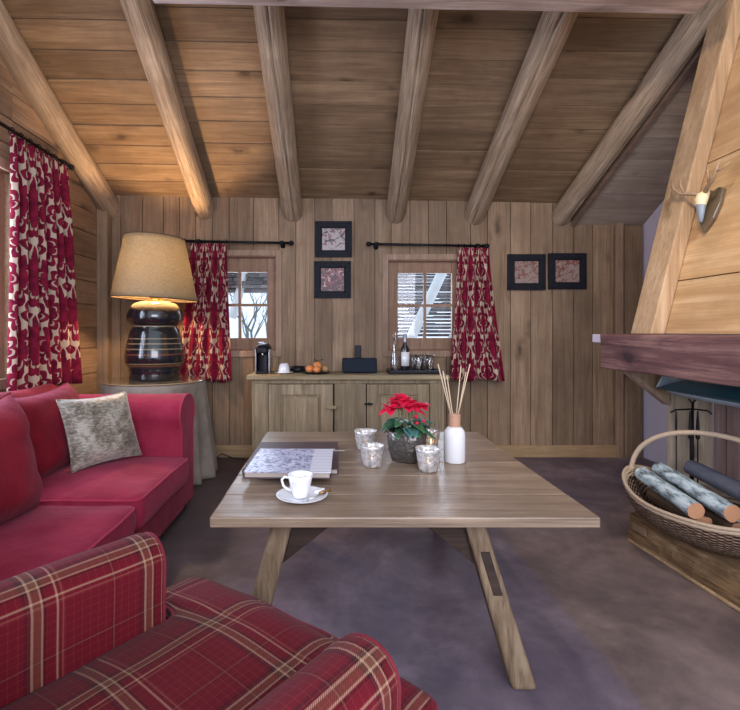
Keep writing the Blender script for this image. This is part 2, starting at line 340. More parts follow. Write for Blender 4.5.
# ------------------------------------------------------------------ mesh building
class MB:
    def __init__(s): s.v = []; s.f = []; s.uv = []
    def add(s, vs, fs, uvs=None):
        o = len(s.v); s.v += [Vector(v) for v in vs]
        for i, f in enumerate(fs):
            s.f.append([o+k for k in f]); s.uv.append(uvs[i] if uvs else None)
        return s
    def box(s, x0, x1, y0, y1, z0, z1):
        return s.hexa([(x0,y0,z0),(x1,y0,z0),(x1,y1,z0),(x0,y1,z0),(x0,y0,z1),(x1,y0,z1),(x1,y1,z1),(x0,y1,z1)])
    def hexa(s, c):
        return s.add(c, [(0,3,2,1),(4,5,6,7),(0,1,5,4),(1,2,6,5),(2,3,7,6),(3,0,4,7)])
    def prism(s, pts, off):   # polygon pts (3D) extruded by off
        n = len(pts); off = Vector(off); a = [Vector(p) for p in pts]
        return s.add(a+[p+off for p in a], [list(range(n))[::-1], list(range(n, 2*n))]+[(i, (i+1) % n, n+(i+1) % n, n+i) for i in range(n)])
    def tube(s, path, rad, seg=12, caps=True, jit=0):
        path = [Vector(p) for p in path]; n = len(path)
        rr = rad if isinstance(rad, (list, tuple)) else [rad]*n
        vs = []; up = None
        for i, p in enumerate(path):
            d = (path[min(i+1, n-1)]-path[max(i-1, 0)]).normalized()
            if up is None:
                up = Vector((0, 0, 1)) if abs(d.z) < .9 else Vector((1, 0, 0))
            a = d.cross(up).normalized(); b = a.cross(d).normalized(); up = b
            for k in range(seg):
                t = 2*PI*k/seg; r = rr[i]*(1+jit*noise.noise(Vector((p.x*9+math.cos(t)*2, p.y*9+math.sin(t)*2, p.z*9))))
                vs.append(p+a*(r*math.cos(t))+b*(r*math.sin(t)))
        fs = [(i*seg+k, i*seg+(k+1) % seg, (i+1)*seg+(k+1) % seg, (i+1)*seg+k) for i in range(n-1) for k in range(seg)]
        if caps: fs += [list(range(seg))[::-1], [(n-1)*seg+k for k in range(seg)]]
        return s.add(vs, fs)
    def lathe(s, prof, c=(0, 0, 0), seg=32, caps=False, fn=None):
        c = Vector(c); vs = []; n = len(prof)
        for i, (r, z) in enumerate(prof):
            for k in range(seg):
                t = 2*PI*k/seg; q = fn(r, z, t) if fn else (r, z)
                vs.append(c+Vector((q[0]*math.cos(t), q[0]*math.sin(t), q[1])))
        fs = [(i*seg+k, i*seg+(k+1) % seg, (i+1)*seg+(k+1) % seg, (i+1)*seg+k) for i in range(n-1) for k in range(seg)]
        if caps: fs += [list(range(seg))[::-1], [(n-1)*seg+k for k in range(seg)]]
        uv = [[(k/seg, i/n), ((k+1)/seg, i/n), ((k+1)/seg, (i+1)/n), (k/seg, (i+1)/n)] for i in range(n-1) for k in range(seg)]
        if caps: uv += [None, None]
        return s.add(vs, fs, uv)
    def grid(s, rows, uvs=None, wrap=False):
        n = len(rows); m = len(rows[0]); vs = [p for r in rows for p in r]; fs = []; us = []
        for i in range(n-1):
            for j in range(m if wrap else m-1):
                k = (j+1) % m
                fs.append((i*m+j, i*m+k, (i+1)*m+k, (i+1)*m+j))
                if uvs: us.append([uvs[i][j], uvs[i][k], uvs[i+1][k], uvs[i+1][j]])
        return s.add(vs, fs, us if uvs else None)
    def build(s, name, mat, parent=None, smooth=False, bevel=0, sub=0, boxuv=False, solid=0, origin=None, bseg=2):
        if parent is not None: o0 = wloc(parent)
        elif origin is not None: o0 = Vector(origin)
        else:
            xs = [v.x for v in s.v]; ys = [v.y for v in s.v]; zs = [v.z for v in s.v]
            o0 = Vector(((min(xs)+max(xs))/2, (min(ys)+max(ys))/2, min(zs)))
        me = bpy.data.meshes.new(name); me.from_pydata([v-o0 for v in s.v], [], s.f)
        if boxuv or any(u for u in s.uv):
            l = me.uv_layers.new(name='UVMap'); 
            for p, u in zip(me.polygons, s.uv):
                for a, li in enumerate(p.loop_indices):
                    if u: l.data[li].uv = u[a]
                    elif boxuv:
                        c = me.vertices[me.loops[li].vertex_index].co; nn = p.normal
                        ax = max(range(3), key=lambda q: abs(nn[q]))
                        l.data[li].uv = (c.x, c.y) if ax == 2 else ((c.y, c.z+.13) if ax == 0 else (c.x, c.z+.21))
        me.validate(); me.update()
        if smooth:
            for p in me.polygons: p.use_smooth = True
        me.materials.append(M[mat] if isinstance(mat, str) else mat)
        ob = bpy.data.objects.new(name, me); COL.objects.link(ob)
        if parent is None: ob.location = o0
        else: ob.parent = parent
        if solid:
            md = ob.modifiers.new('s', 'SOLIDIFY'); md.thickness = solid; md.offset = 0
        if bevel:
            md = ob.modifiers.new('b', 'BEVEL'); md.width = bevel; md.segments = bseg; md.limit_method = 'ANGLE'; md.angle_limit = .6
        if sub:
            md = ob.modifiers.new('u', 'SUBSURF'); md.levels = sub; md.render_levels = sub
        return ob
def wloc(o):
    v = Vector((0, 0, 0))
    while o is not None: v += Vector(o.location); o = o.parent
    return v
def thing(name, label, cat, loc, group=None, rz=0):
    o = bpy.data.objects.new(name, None); COL.objects.link(o); o.location = loc; o.rotation_euler = (0, 0, rz); o.empty_display_size = .1
    return tag(o, label, cat, group)
def tag(o, label, cat, group=None):
    o['label'] = label; o['category'] = cat
    if group: o['group'] = group
    return o
def struct(o): o['kind'] = 'structure'; return o
def sempty(name, loc=(0, 0, 0)):
    o = bpy.data.objects.new(name, None); COL.objects.link(o); o.location = loc; return struct(o)
def dup(root, loc, label, rz=None, group=None):
    r = root.copy(); COL.objects.link(r); r.location = loc; r['label'] = label
    if rz is not None: r.rotation_euler = (0, 0, rz)
    if group: r['group'] = group
    for ch in list(root.children):
        c = ch.copy(); COL.objects.link(c); c.parent = r
        for g in ch.children:
            d = g.copy(); COL.objects.link(d); d.parent = c
    return r

# ------------------------------------------------------------------ setting
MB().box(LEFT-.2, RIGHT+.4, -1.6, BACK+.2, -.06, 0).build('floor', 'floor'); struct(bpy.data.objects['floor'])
def zc(x, Y): return 2.495-.0178*(x+2.2)+.54*(BACK-Y)
def zlow(x, Y): return zc(x, Y)-.20
# openings in the back wall
def wx(px): return (px-CX)*BACK/F
def wz(py): return H-(py-HY)*BACK/F
W1 = (wx(201), wx(276), wz(351), wz(256)); W2 = (wx(388), wx(461), wz(351), wz(260))
WINS = [W1, W2]
def rects_minus(x0, x1, z0, z1, holes):
    xs = sorted({x0, x1, *[min(max(h[i], x0), x1) for h in holes for i in (0, 1)]}); out = []
    for a, b in zip(xs, xs[1:]):
        if b-a < 1e-4: continue
        m = (a+b)/2; hh = [h for h in holes if h[0] < m < h[1]]
        z = z0
        for h in sorted(hh, key=lambda h: h[2]):
            if h[2] > z: out.append((a, b, z, min(h[2], z1)))
            z = max(z, h[3])
        if z < z1: out.append((a, b, z, z1))
    return out
bm = MB()
for a, b, c, d in rects_minus(LEFT-.15, RIGHT+.1, 0, 2.75, WINS): bm.box(a, b, BACK+.025, BACK+.14, c, d)
x = LEFT
while x < wx(640):
    w = R.uniform(.15, .24); x1 = min(x+w, wx(640))
    for a, b, c, d in rects_minus(x+.0035, x1-.0035, 0, 2.6, WINS):
        if b-a > .004:
            j = R.uniform(-.002, .002); bm.box(a, b, BACK+j, BACK+.025, c, d)
    x = x1
struct(bm.build('wall_back', 'wall_v'))
# left wall with its window
LW = (1.55, 3.3, .88, 2.28)
bm = MB()
for a, b, c, d in rects_minus(-1.2, BACK+.1, 0, 4.6, [LW]): bm.box(LEFT-.16, LEFT-.025, a, b, c, d)
z = 0
while z < 4.6:
    z1 = z+R.uniform(.17, .24)
    ys = [-1.2, R.uniform(.8, 2.4), BACK]
    for ya, yb in zip(ys, ys[1:]):
        for a, b, c, d in rects_minus(ya+.002, yb-.002, z+.0035, z1-.0035, [LW]):
            j = R.uniform(-.002, .002); bm.box(LEFT-.025, LEFT+j, a, b, c, d)
    z = z1
struct(bm.build('wall_left', 'wall_h'))
bm = MB(); bm.box(RIGHT, RIGHT+.12, -1.2, BACK+.02, 0, 4.4); struct(bm.build('wall_right', 'plaster'))

# rafters : two image points each, on the sloping plane of their axes
raf_px = [((110, 207), (4, 35)), ((205, 207), (138, 10)), ((291, 207), (272, 20)), ((395, 207), (424, 20)), ((479, 207), (556, 20)), ((566, 210), (692, 28))]
def axis_pt(px, py, drop=.128):
    # intersect pixel ray with plane z = zc - drop
    dx = (px-CX)/F; dz = (HY-py)/F
    # H+dz Y = 2.495-.0178(dx Y+2.2)+.54(BACK-Y)-drop
    Y = (2.495-.0178*2.2+.54*BACK-drop-H)/(dz+.0178*dx+.54)
    return Vector((dx*Y, Y, H+dz*Y))
RAFT = []
for (a, b) in raf_px: RAFT.append((axis_pt(*a), axis_pt(*b)))
def raft_x(i, Y):
    a, b = RAFT[i]; t = (Y-a.y)/(b.y-a.y); return a.x+(b.x-a.x)*t
labels = ['honey coloured round log rafter lying along the left wall above the tall curtain',
          'round log rafter ending on the back wall above the table lamp',
          'round log rafter ending on the wall just left of the two stacked pictures',
          'round log rafter ending on the wall just right of the two stacked pictures',
          'greyish round log rafter ending above the right-hand window curtain',
          'steeply angled round log rafter beside the grey ceiling panel near the fireplace']
for i, (a, b) in enumerate(RAFT):
    Y0, Y1 = BACK+.0, (2.75 if i == 5 else 1.4)
    n = 60; seg = 64; rows = []; ruv = []
    crack = [.8, -1.95, -1.5, -1.75, -1.9, -1.2][i]; r0 = [.1, .094, .096, .093, .1, .09][i]
    rn = random.Random(i+40); ph = rn.uniform(0, 9)
    for k in range(n+1):
        Y = Y0+(Y1-Y0)*k/n; x = raft_x(i, Y)+.012*math.sin(Y*1.7+ph)
        z = zc(x, Y)-.128+.006*math.sin(Y*2.3+ph)
        row = []
        for q in range(seg):
            t = 2*PI*q/seg
            rr = r0*(1+.045*noise.noise(Vector((math.cos(t)*1.2+ph, math.sin(t)*1.2, Y*.9)))+.02*noise.noise(Vector((math.cos(t)*5, math.sin(t)*5+ph, Y*1.2))))
            dt = abs((t-(crack % (2*PI))-.12*math.sin(Y*2+ph)+PI) % (2*PI)-PI)
            if dt < .055: rr *= .70
            if k == 0: rr *= .93
            row.append(Vector((x+rr*math.cos(t), Y, z+rr*1.12*math.sin(t))))
        rows.append(row); ruv.append([(abs(q/seg-.25 if q/seg < .75 else q/seg-1.25)*.66+i*3.7, (Y0-Y)*1.14) for q in range(seg)])
    m = MB(); m.grid(rows, ruv, wrap=True); m.add(rows[0], [list(range(seg))]); m.add(rows[-1], [list(range(seg))[::-1]])
    o = m.build('log_rafter', 'log', smooth=True)
    tag(o, labels[i], 'rafter', 'round log rafters under the sloping ceiling')

# ceiling boards, one run of boards per bay between the rafters
m = MB(); ml = MB()
bays = [LEFT]+[None]*6+[RIGHT]
def bx(i, Y):
    if i == 0: return LEFT-.02
    if i == 7: return RIGHT
    return raft_x(i-1, Y)
t_end = 3.2
for bay in range(7):
    t = -.03
    while t < t_end:
        t1 = t+R.uniform(.165, .205); g = .0045
        Ya, Yb = BACK-t-g, BACK-t1+g; j = R.uniform(-.003, .003)
        lo = bay == 6; zf = zlow if lo else zc
        c = []
        for dz in (0, .03):
            for (Y, k) in ((Yb, bay), (Yb, bay+1), (Ya, bay+1), (Ya, bay)):
                x = bx(k, Y)+(.115 if (lo and k == 6) else 0); c.append((x, Y, zf(x, Y)+dz+j))
        (ml if lo else m).hexa(c); t = t1
# solid deck above the boards
c = []
for dz in (.032, .1):
    for (x, Y) in ((LEFT-.15, BACK-t_end), (RIGHT+.1, BACK-t_end), (RIGHT+.1, BACK+.14), (LEFT-.15, BACK+.14)): c.append((x, Y, zc(x, Y)+dz))
m.hexa(c)
struct(m.build('ceiling', 'ceil'))
c = []
for dz in (.032, .1):
    for (Y, k) in ((BACK-t_end, 6), (BACK-t_end, 7), (BACK, 7), (BACK, 6)):
        x = bx(k, Y)+(.115 if k == 6 else 0); c.append((x, Y, zlow(x, Y)+dz))
ml.hexa(c); struct(ml.build('ceiling', 'ceil_pale'))
# slim batten along the edge of the lower panel
m = MB(); c = []
for dz in (-.03, .05):
    for (Y, w) in ((BACK-2.4, .09), (BACK-2.4, .125), (BACK-.01, .125), (BACK-.01, .09)):
        x = raft_x(5, Y)+w; c.append((x, Y, zlow(x, Y)+dz))
m.hexa(c); struct(m.build('trim_1', 'darktrim'))
# tie beam across the top
m = MB(); rows = []
ya = 2.38
for k in range(41):
    x = X(140, ya)+(X(722, ya)-X(140, ya))*k/40
    zb = Z(4, ya+.2)+(Z(15, ya+.2)-Z(4, ya+.2))*k/40
    row = []
    for q, (dy, dz) in enumerate([(0, 0), (0, .07), (0, .14), (0, .22), (.11, .23), (.2, .22), (.2, .11), (.2, 0), (.12, -.006), (.05, -.008)]):
        nn = noise.noise(Vector((x*2.4, q*1.7, 3)))*.014
        row.append(Vector((x, ya+dy+nn, zb+dz+nn)))
    rows.append(row)
m.grid(rows, wrap=True); m.add(rows[0], [list(range(10))]); m.add(rows[-1], [list(range(10))[::-1]])
tag(m.build('tie_beam', 'tie', bevel=.008), 'pale weathered squared beam crossing the top of the room below the rafters', 'beam')

# skirting, corner posts, vertical batten
def bx_(name, mat, *a, bevel=.004):
    return struct(MB().box(*a).build(name, mat, bevel=bevel))
bx_('baseboard_back', 'trim_x', LEFT, wx(616), BACK-.02, BACK-.001, 0, .115)
bx_('trim_2', 'trim', wx(615), wx(622), BACK-.028, BACK-.001, 0, wz(222))
bx_('trim_3', 'wall_v', wx(623), wx(640), BACK-.03, BACK-.001, 0, wz(226))
bx_('trim_4', 'wall_v', LEFT, LEFT+.1, BACK-.1, BACK-.004, 0, 2.48)
bx_('baseboard_left', 'trim_x', LEFT, LEFT+.02, -1.2, BACK-.1, 0, .1)

# windows
def window(name, W, broad):
    x0, x1, z0, z1 = W; root = sempty(name, ((x0+x1)/2, BACK, z0))
    m = MB(); t = .055      # casing board on the wall face around the opening
    m.box(x0-t, x0, BACK-.018, BACK-.001, z0-t, z1+t); m.box(x1, x1+t, BACK-.018, BACK-.001, z0-t, z1+t)
    m.box(x0, x1, BACK-.018, BACK-.001, z1, z1+t); m.box(x0, x1, BACK-.018, BACK-.001, z0-t, z0)
    m.build('window_casing', 'trim', root, bevel=.004)
    m = MB(); e = .012      # reveal lining
    m.box(x0, x0+e, BACK, BACK+.14, z0, z1); m.box(x1-e, x1, BACK, BACK+.14, z0, z1); m.box(x0+e, x1-e, BACK, BACK+.14, z1-e, z1); m.box(x0+e, x1-e, BACK, BACK+.14, z0, z0+e)
    m.build('window_reveal', 'winwood', root)
    # sash
    px0, px1, pz0, pz1 = broad; yb = BACK+.05; m = MB()
    m.box(x0+e, px0, yb, yb+.05, z0+e, z1-e); m.box(px1, x1-e, yb, yb+.05, z0+e, z1-e)
    m.box(px0, px1, yb, yb+.05, pz1, z1-e); m.box(px0, px1, yb, yb+.05, z0+e, pz0)
    m.build('window_sash', 'winwood2', root, bevel=.005)
    cx, cz = (px0+px1)/2, (pz0+pz1)/2; mu = .013
    m = MB(); m.box(cx-mu, cx+mu, yb+.008, yb+.042, pz0, pz1); m.box(px0, px1, yb+.009, yb+.041, cz-mu, cz+mu)
    m.build('muntin', 'winwood2', root)
    for (a, b) in ((px0, cx-mu), (cx+mu, px1)):
        for (c, d) in ((pz0, cz-mu), (cz+mu, pz1)):
            MB().box(a, b, yb+.022, yb+.026, c, d).build('window_pane', 'pane', root)
YB = BACK+.05
def sx(px): return (px-CX)*YB/F
def sz(py): return H-(py-HY)*YB/F
window('window_1', W1, (sx(212), sx(267), sz(338), sz(272)))
window('window_2', W2, (sx(398), sx(452), sz(338), sz(273)))
# left window : frame, mullion, panes
root = sempty('window_3', (LEFT, 2.4, LW[2])); m = MB(); y0, y1, z0, z1 = LW
for a in ((y0-.07, y0, z0-.07, z1+.07), (y1, y1+.07, z0-.07, z1+.07), (y0, y1, z1, z1+.07), (y0, y1, z0-.07, z0)): m.box(LEFT+.003, LEFT+.02, *a)
m.build('window_casing', 'trim', root, bevel=.004); m = MB()
for a in ((y0, y0+.07, z0, z1), (y1-.07, y1, z0, z1), (y0+.07, y1-.07, z1-.07, z1), (y0+.07, y1-.07, z0, z0+.07), (2.39, 2.46, z0+.07, z1-.07), (y0+.07, 2.39, 1.56, 1.59), (2.46, y1-.07, 1.56, 1.59)): m.box(LEFT-.1, LEFT-.05, *a)
m.build('window_sash', 'winwood2', root)
for a in ((y0+.07, 2.39, z0+.07, 1.56), (2.46, y1-.07, z0+.07, 1.56), (y0+.07, 2.39, 1.59, z1-.07), (2.46, y1-.07, 1.59, z1-.07)): MB().box(LEFT-.078, LEFT-.074, *a).build('window_pane', 'pane', root)

# ------------------------------------------------------------------ outside the windows
OY = 6.6
rt = thing('shingled_roof', 'weathered wood shingle roof with snowy poles seen through the right-hand window', 'roof', (X(430, OY), OY, .5))
m = MB(); z = .55; k = 0
while z < 2.35:
    y = OY+(z-.55)*.5; x = X(384, OY)+R.uniform(-.05, .05)
    while x < X(480, OY):
        w = R.uniform(.12, .5); m.box(x, x+w-.008, y-R.uniform(.02, .07), y+.06, z, z+R.uniform(.03, .045)); x += w
    z += .052; k += 1
m.build('shingles', 'shingle', rt)
for (a, b) in (((404, 352), (447, 262)), ((448, 350), (486, 270))):
    p, q = P(a[0], a[1], OY-.15), P(b[0], b[1], OY-.05)
    MB().tube([p, (p+q)/2+Vector((.01, 0, .01)), q], .07, 12).build('snowy_pole', 'snow', rt, smooth=True)
rt = thing('shed_roof', 'weathered layered eave above snow seen through the left-hand window', 'roof', (X(235, OY), OY, 1.6))
m = MB(); z = Z(292, OY)
while z < Z(262, OY):
    x = X(200, OY)
    while x < X(285, OY):
        w = R.uniform(.12, .5); m.box(x, x+w-.008, OY-R.uniform(.02, .09), OY+.2, z, z+.04); x += w
    z += .05
m.build('shingles', 'shingle', rt)
p, q = P(232, 318, OY), P(246, 270, OY)
MB().tube([p, q], .06, 10).build('snowy_pole', 'snow', rt, smooth=True)
tr = thing('bare_tree', 'bare bluish branches outside the left-hand window', 'tree', (X(255, 7.4), 7.4, -.3))
rr = random.Random(5); m = MB()
def branch(p, d, L, r, lev):
    q = p+d*L; mid = (p+q)/2+Vector((rr.uniform(-.05, .05), 0, rr.uniform(-.03, .03)))*L
    m.tube([p, mid, q], [r, r*.8, r*.6], 6)
    if lev < 5:
        for k in range(3 if lev < 2 else 2):
            dd = (d+Vector((rr.uniform(-.8, .8), rr.uniform(-.3, .3), rr.uniform(-.15, .6)))).normalized()
            branch(q if k else mid, dd, L*rr.uniform(.55, .8), r*.6, lev+1)
branch(Vector((X(250, 7.4), 7.4, -.3)), Vector((.05, 0, 1)), .95, .05, 0)
m.build('branches', 'bark', tr, smooth=True)
m = MB(); rows = []
for i in range(24):
    Y = 5.4+i*.9; rows.append([Vector((-14+j*1.2, Y, -.35+.045*i+.25*noise.noise(Vector((j*.3, i*.3, 0))))) for j in range(26)])
m.grid(rows); tag(m.build('snow_field', 'snow', smooth=True), 'white snow covered ground outside the two back windows', 'snow')

# ------------------------------------------------------------------ rods and curtains
def rod(name_label, p0, p1, r, into, brackets):
    p0, p1 = Vector(p0), Vector(p1); d = (p1-p0).normalized(); into = Vector(into)
    root = thing('curtain_rod', name_label, 'curtain rod', (p0+p1)/2, 'black curtain rods')
    MB().tube([p0, p1], r, 12).build('rod', 'iron', root, smooth=True)
    for p, s in ((p0, -1), (p1, 1)):
        MB().tube([p, p+d*s*.012, p+d*s*.03, p+d*s*.045], [r*1.1, r*1.9, r*1.9, r*.8], 12).build('finial', 'iron', root, smooth=True)
    for f in brackets:
        p = p0+(p1-p0)*f; mb = MB(); mb.tube([p-Vector((0, 0, .012)), p+into-Vector((0, 0, .012))], .008, 8); mb.tube([p-d*.014, p+d*.014], r*1.7, 12)
        mb.tube([p+into*.93-Vector((0, 0, .012)), p+into-Vector((0, 0, .012))], .024, 12)
        mb.build('bracket', 'iron', root, smooth=True)
    return root
RY = BACK-.10
rod('black curtain rod above the left-hand back window, behind the lamp shade', (X(186, RY), RY, Z(241, RY)), (X(289, RY), RY, Z(243, RY)), .012, (0, .098, 0), (.12, .93))
rod('black curtain rod above the right-hand back window', (X(371, RY), RY, Z(244, RY)), (X(484, RY), RY, Z(246, RY)), .012, (0, .098, 0), (.05, .95))
RX = LEFT+.11
rod('long black curtain rod along the left wall', (RX, 1.35, 2.51), (RX, 3.82, 2.51), .012, (-.108, 0, 0), (.03, .97))
def curtain(label, t0, t1, b0, b1, zt0, zb, nf, amp, side, ringsz, seed, full=1.9):
    """t0,t1 ends of the heading, b0,b1 ends of the hem (xy); side = unit normal"""
    t0, t1, b0, b1, side = map(Vector, (t0, t1, b0, b1, side)); rn = random.Random(seed); ph = [rn.uniform(-.5, .5) for _ in range(nf+2)]
    nu, nv = nf*14, 46; rows = []; uvs = []
    wfull = ((b1-b0).length)*full
    for j in range(nv+1):
        v = j/nv; a = t0.lerp(b0, v**1.2); b = t1.lerp(b1, v**1.2); z = zt0+(zb-zt0)*v
        row = []; ur = []
        for i in range(nu+1):
            u = i/nu; c = u*nf; k = int(min(c, nf-1)); w = math.sin(2*PI*c+ph[k]*.8*math.sin(PI*(c-k)))
            am = amp*(.35+.65*min(1, v*4))*(.8+.35*noise.noise(Vector((c*.7, v*1.5, seed))))
            if v < .05: am *= .8
            wob = .25*math.sin(2*PI*c*2+seed)*am*max(0, 1-v*5)
            p = a.lerp(b, u)+side*(w*am+wob)+(b-a)*(.012*math.sin(3*v+c))
            zz = z+(.012*math.sin(c*2+seed) if j == nv else 0)
            row.append(Vector((p.x, p.y, zz))); ur.append((u*wfull+.03, zt0-z))
        rows.append(row); uvs.append(ur)
    root = thing('curtain', label, 'curtain', (*((b0+b1)/2), zb), 'red and cream patterned curtains')
    m = MB(); m.grid(rows, uvs); m.build('cloth', 'damask', root, smooth=True, solid=.003)
    for i in range(nf+1):
        p = t0.lerp(t1, min(.985, max(.015, i/nf)))
        d = (t1-t0).normalized(); pts = []
        for q in range(17):
            th = 2*PI*q/16; pts.append(Vector((p.x, p.y, ringsz))+Vector((side.x, side.y, 0))*(.021*math.cos(th))+Vector((0, 0, -.004+.021*math.sin(th))))
        MB().tube(pts, .003, 6, caps=False).build('curtain_ring', 'iron', root, smooth=True)
    return root
CY = RY-.0
zr1 = Z(241.5, RY)
curtain('red and cream curtain at the left-hand back window, behind the table lamp', (X(190, RY), CY), (X(227, RY), CY), (X(176, RY), CY-.0), (X(231, RY), CY-.0), zr1-.018, Z(381, RY), 5, .04, (0, -1), zr1, 3)
zr2 = Z(245.5, RY)
curtain('red and cream curtain at the right-hand back window, flaring to its hem', (X(458, RY), CY), (X(489, RY), CY), (X(449, RY), CY-.03), (X(503, RY), CY-.03), zr2-.018, Z(380, RY), 5, .036, (0, -1), zr2, 8)
curtain('tall red and cream curtain on the left wall behind the sofa', (RX, 3.12), (RX, 3.80), (RX+.02, 3.05), (RX+.02, 3.97), 2.51-.018, .79, 7, .05, (1, 0), 2.51, 5)

# ------------------------------------------------------------------ pictures
def picture_frame(label, px0, px1, py0, py1, pic, seed):
    Y = BACK-.03; x0, x1, z1, z0 = X(px0, Y), X(px1, Y), Z(py0, Y), Z(py1, Y)
    root = thing('framed_picture', label, 'picture', ((x0+x1)/2, BACK, z0), 'small square pictures in black frames'); w = .055; g = .03; cz = (z0+z1)/2
    m = MB()
    for (a, b, c, d) in ((x0, x1, z1-w, z1), (x0, x1, z0, z0+w), (x0, x0+w, z0+w, z1-w), (x1-w, x1, z0+w, z1-w)): m.box(a, b, Y, BACK-.004, c, d)
    for (a, b, c, d) in ((x0+w, x1-w, z1-w-.012, z1-w), (x0+w, x1-w, z0+w, z0+w+.012), (x0+w, x0+w+.012, z0+w, z1-w), (x1-w-.012, x1-w, z0+w, z1-w)): m.box(a, b, Y+.006, BACK-.004, c, d)
    n = 9
    for k in range(n):       # carved beads on the frame
        t = (k+.5)/n
        for (bx0, bz0) in ((x0+(x1-x0)*t, z0+w*.5), (x0+(x1-x0)*t, z1-w*.5), (x0+w*.5, z0+(z1-z0)*t), (x1-w*.5, z0+(z1-z0)*t)):
            m.box(bx0-.011, bx0+.011, Y-.005, Y+.001, bz0-.011, bz0+.011)
    m.build('frame', 'frame', root, bevel=.004)
    MB().box(x0+w+.006, x1-w-.006, Y+.012, Y+.018, z0+w+.006, z1-w-.006).build('print', pic, root)
picture_frame('upper of the two stacked black framed pictures, pale print with dark leaves', 315, 352, 221, 257, 'picA', 1)
picture_frame('lower of the two stacked black framed pictures, wine red flower print', 314, 351, 261, 298, 'picB', 2)
picture_frame('left black framed picture of the pair nearest the fireplace, one terracotta shape', 508, 546, 254, 290, 'picC', 3)
picture_frame('right black framed picture of the pair nearest the fireplace, two small figures', 549, 587, 253, 289, 'picD', 4)

# ------------------------------------------------------------------ sideboard
SY = 4.12; ST = .822
root = thing('sideboard', 'low bleached rustic wooden sideboard with two panelled doors against the back wall', 'sideboard', (X(348, SY), 4.33, 0))
def fx(px): return (px-CX)*SY/F
m = MB(); m.box(fx(247), fx(449), SY-.03, BACK-.03, ST-.04, ST); m.build('worktop', 'side_h', root, bevel=.008)
x0, x1 = fx(252), fx(444); m = MB()
m.box(x0, x0+.02, SY, BACK-.05, 0, ST-.041); m.box(x1-.02, x1, SY, BACK-.05, 0, ST-.041); m.box(x0+.02, x1-.02, BACK-.07, BACK-.05, .06, ST-.041); m.box(x0+.02, x1-.02, SY+.03, BACK-.07, .06, .08)
for a, b in ((x0+.0205, fx(268)), (fx(334.5), fx(366)), (fx(430), x1-.0205)): m.box(a, b, SY, SY+.022, 0, ST-.075)
m.box(x0+.0205, x1-.0205, SY+.001, SY+.02, ST-.074, ST-.042); m.box(x0+.0205, x1-.0205, SY+.004, SY+.03, .0, .09)
m.build('carcass', 'side', root, bevel=.003)
for (a, b, kx, km) in ((fx(268.6), fx(333), fx(330), 'side_h'), (fx(367), fx(429.3), fx(369), 'iron')):
    zt, zb = ST-.08, .10; s = .10; mid = ((a+b)/2)
    m = MB(); y = SY-.004
    m.box(a, a+s, y, y+.026, zb, zt); m.box(b-s, b, y, y+.026, zb, zt); m.box(a+s, b-s, y, y+.026, zt-.09, zt); m.box(a+s, b-s, y, y+.026, zb, zb+.1)
    d = m.build('door', 'side', root, bevel=.003)
    m = MB(); m.box(a+s, b-s, y+.02, y+.026, zb+.1, zt-.09)
    i0, i1, j0, j1 = a+s+.03, b-s-.03, zb+.13, zt-.12
    m.hexa([(a+s+.014, y+.0205, zb+.114), (b-s-.014, y+.0205, zb+.114), (b-s-.014, y+.0205, zt-.104), (a+s+.014, y+.0205, zt-.104), (i0, y+.003, j0), (i1, y+.003, j0), (i1, y+.003, j1), (i0, y+.003, j1)])
    m.build('raised_panel', 'side', d)
    m = MB(); kz = Z(407, SY)
    if km == 'side_h': m.box(kx-.03, kx+.055, y-.03, y-.008, kz-.014, kz+.014); m.tube([(kx+.012, y+.003, kz), (kx+.012, y-.008, kz)], .012, 10)
    else: m.tube([(kx, y+.003, kz+.03), (kx, y-.022, kz+.03)], .011, 10); m.box(kx-.04, kx+.03, y-.03, y-.02, kz+.022, kz+.038)
    m.build('latch', km, d, bevel=.003)

# coffee machine
YS = 4.32
def OX(px): return X(px, YS)
cx = OX(264); root = thing('coffee_machine', 'small black and chrome capsule coffee machine at the left end of the sideboard', 'coffee machine', (cx, YS, ST))
def superbox(m, x, y, z0, z1, wx_, wy, r=.3, seg=28, top=.6):
    prof = []; e = 4
    rows = []
    for k in range(9):
        t = k/8; z = z0+(z1-z0)*t; s = 1 if t < top else math.sqrt(max(.02, 1-((t-top)/(1-top))**2*.75))
        row = []
        for q in range(seg):
            th = 2*PI*q/seg; c, d = math.cos(th), math.sin(th)
            row.append(Vector((x+wx_*s*math.copysign(abs(c)**(2/e), c), y+wy*s*math.copysign(abs(d)**(2/e), d), z)))
        rows.append(row)
    m.grid(rows, wrap=True); m.add(rows[0], [list(range(seg))[::-1]]); m.add(rows[-1], [list(range(seg))])
m = MB(); superbox(m, cx, YS+.03, ST+.001, ST+.2, .052, .08, top=.95); m.build('body', 'black', root, smooth=True)
m = MB(); superbox(m, cx, YS-.01, ST+.19, ST+.265, .064, .12, top=.35); m.build('head', 'iron', root, smooth=True)
m = MB(); m.box(cx-.066, cx-.053, YS-.1, YS+.11, ST+.002, ST+.215); m.box(cx+.053, cx+.066, YS-.1, YS+.11, ST+.002, ST+.215); m.build('side_panel', 'chrome', root, bevel=.004)
m = MB(); m.box(cx-.05, cx+.05, YS-.11, YS-.052, ST+.001, ST+.028); m.build('drip_tray', 'iron', root, bevel=.003)
m = MB(); m.tube([(cx, YS-.085, ST+.155), (cx, YS-.085, ST+.19)], .014, 12); m.build('spout', 'chrome', root, smooth=True)
m = MB(); m.tube([(cx-.045, YS-.05, ST+.262), (cx-.04, YS-.09, ST+.275), (cx+.04, YS-.09, ST+.275), (cx+.045, YS-.05, ST+.262)], .006, 8); m.build('lever', 'chrome', root, smooth=True)
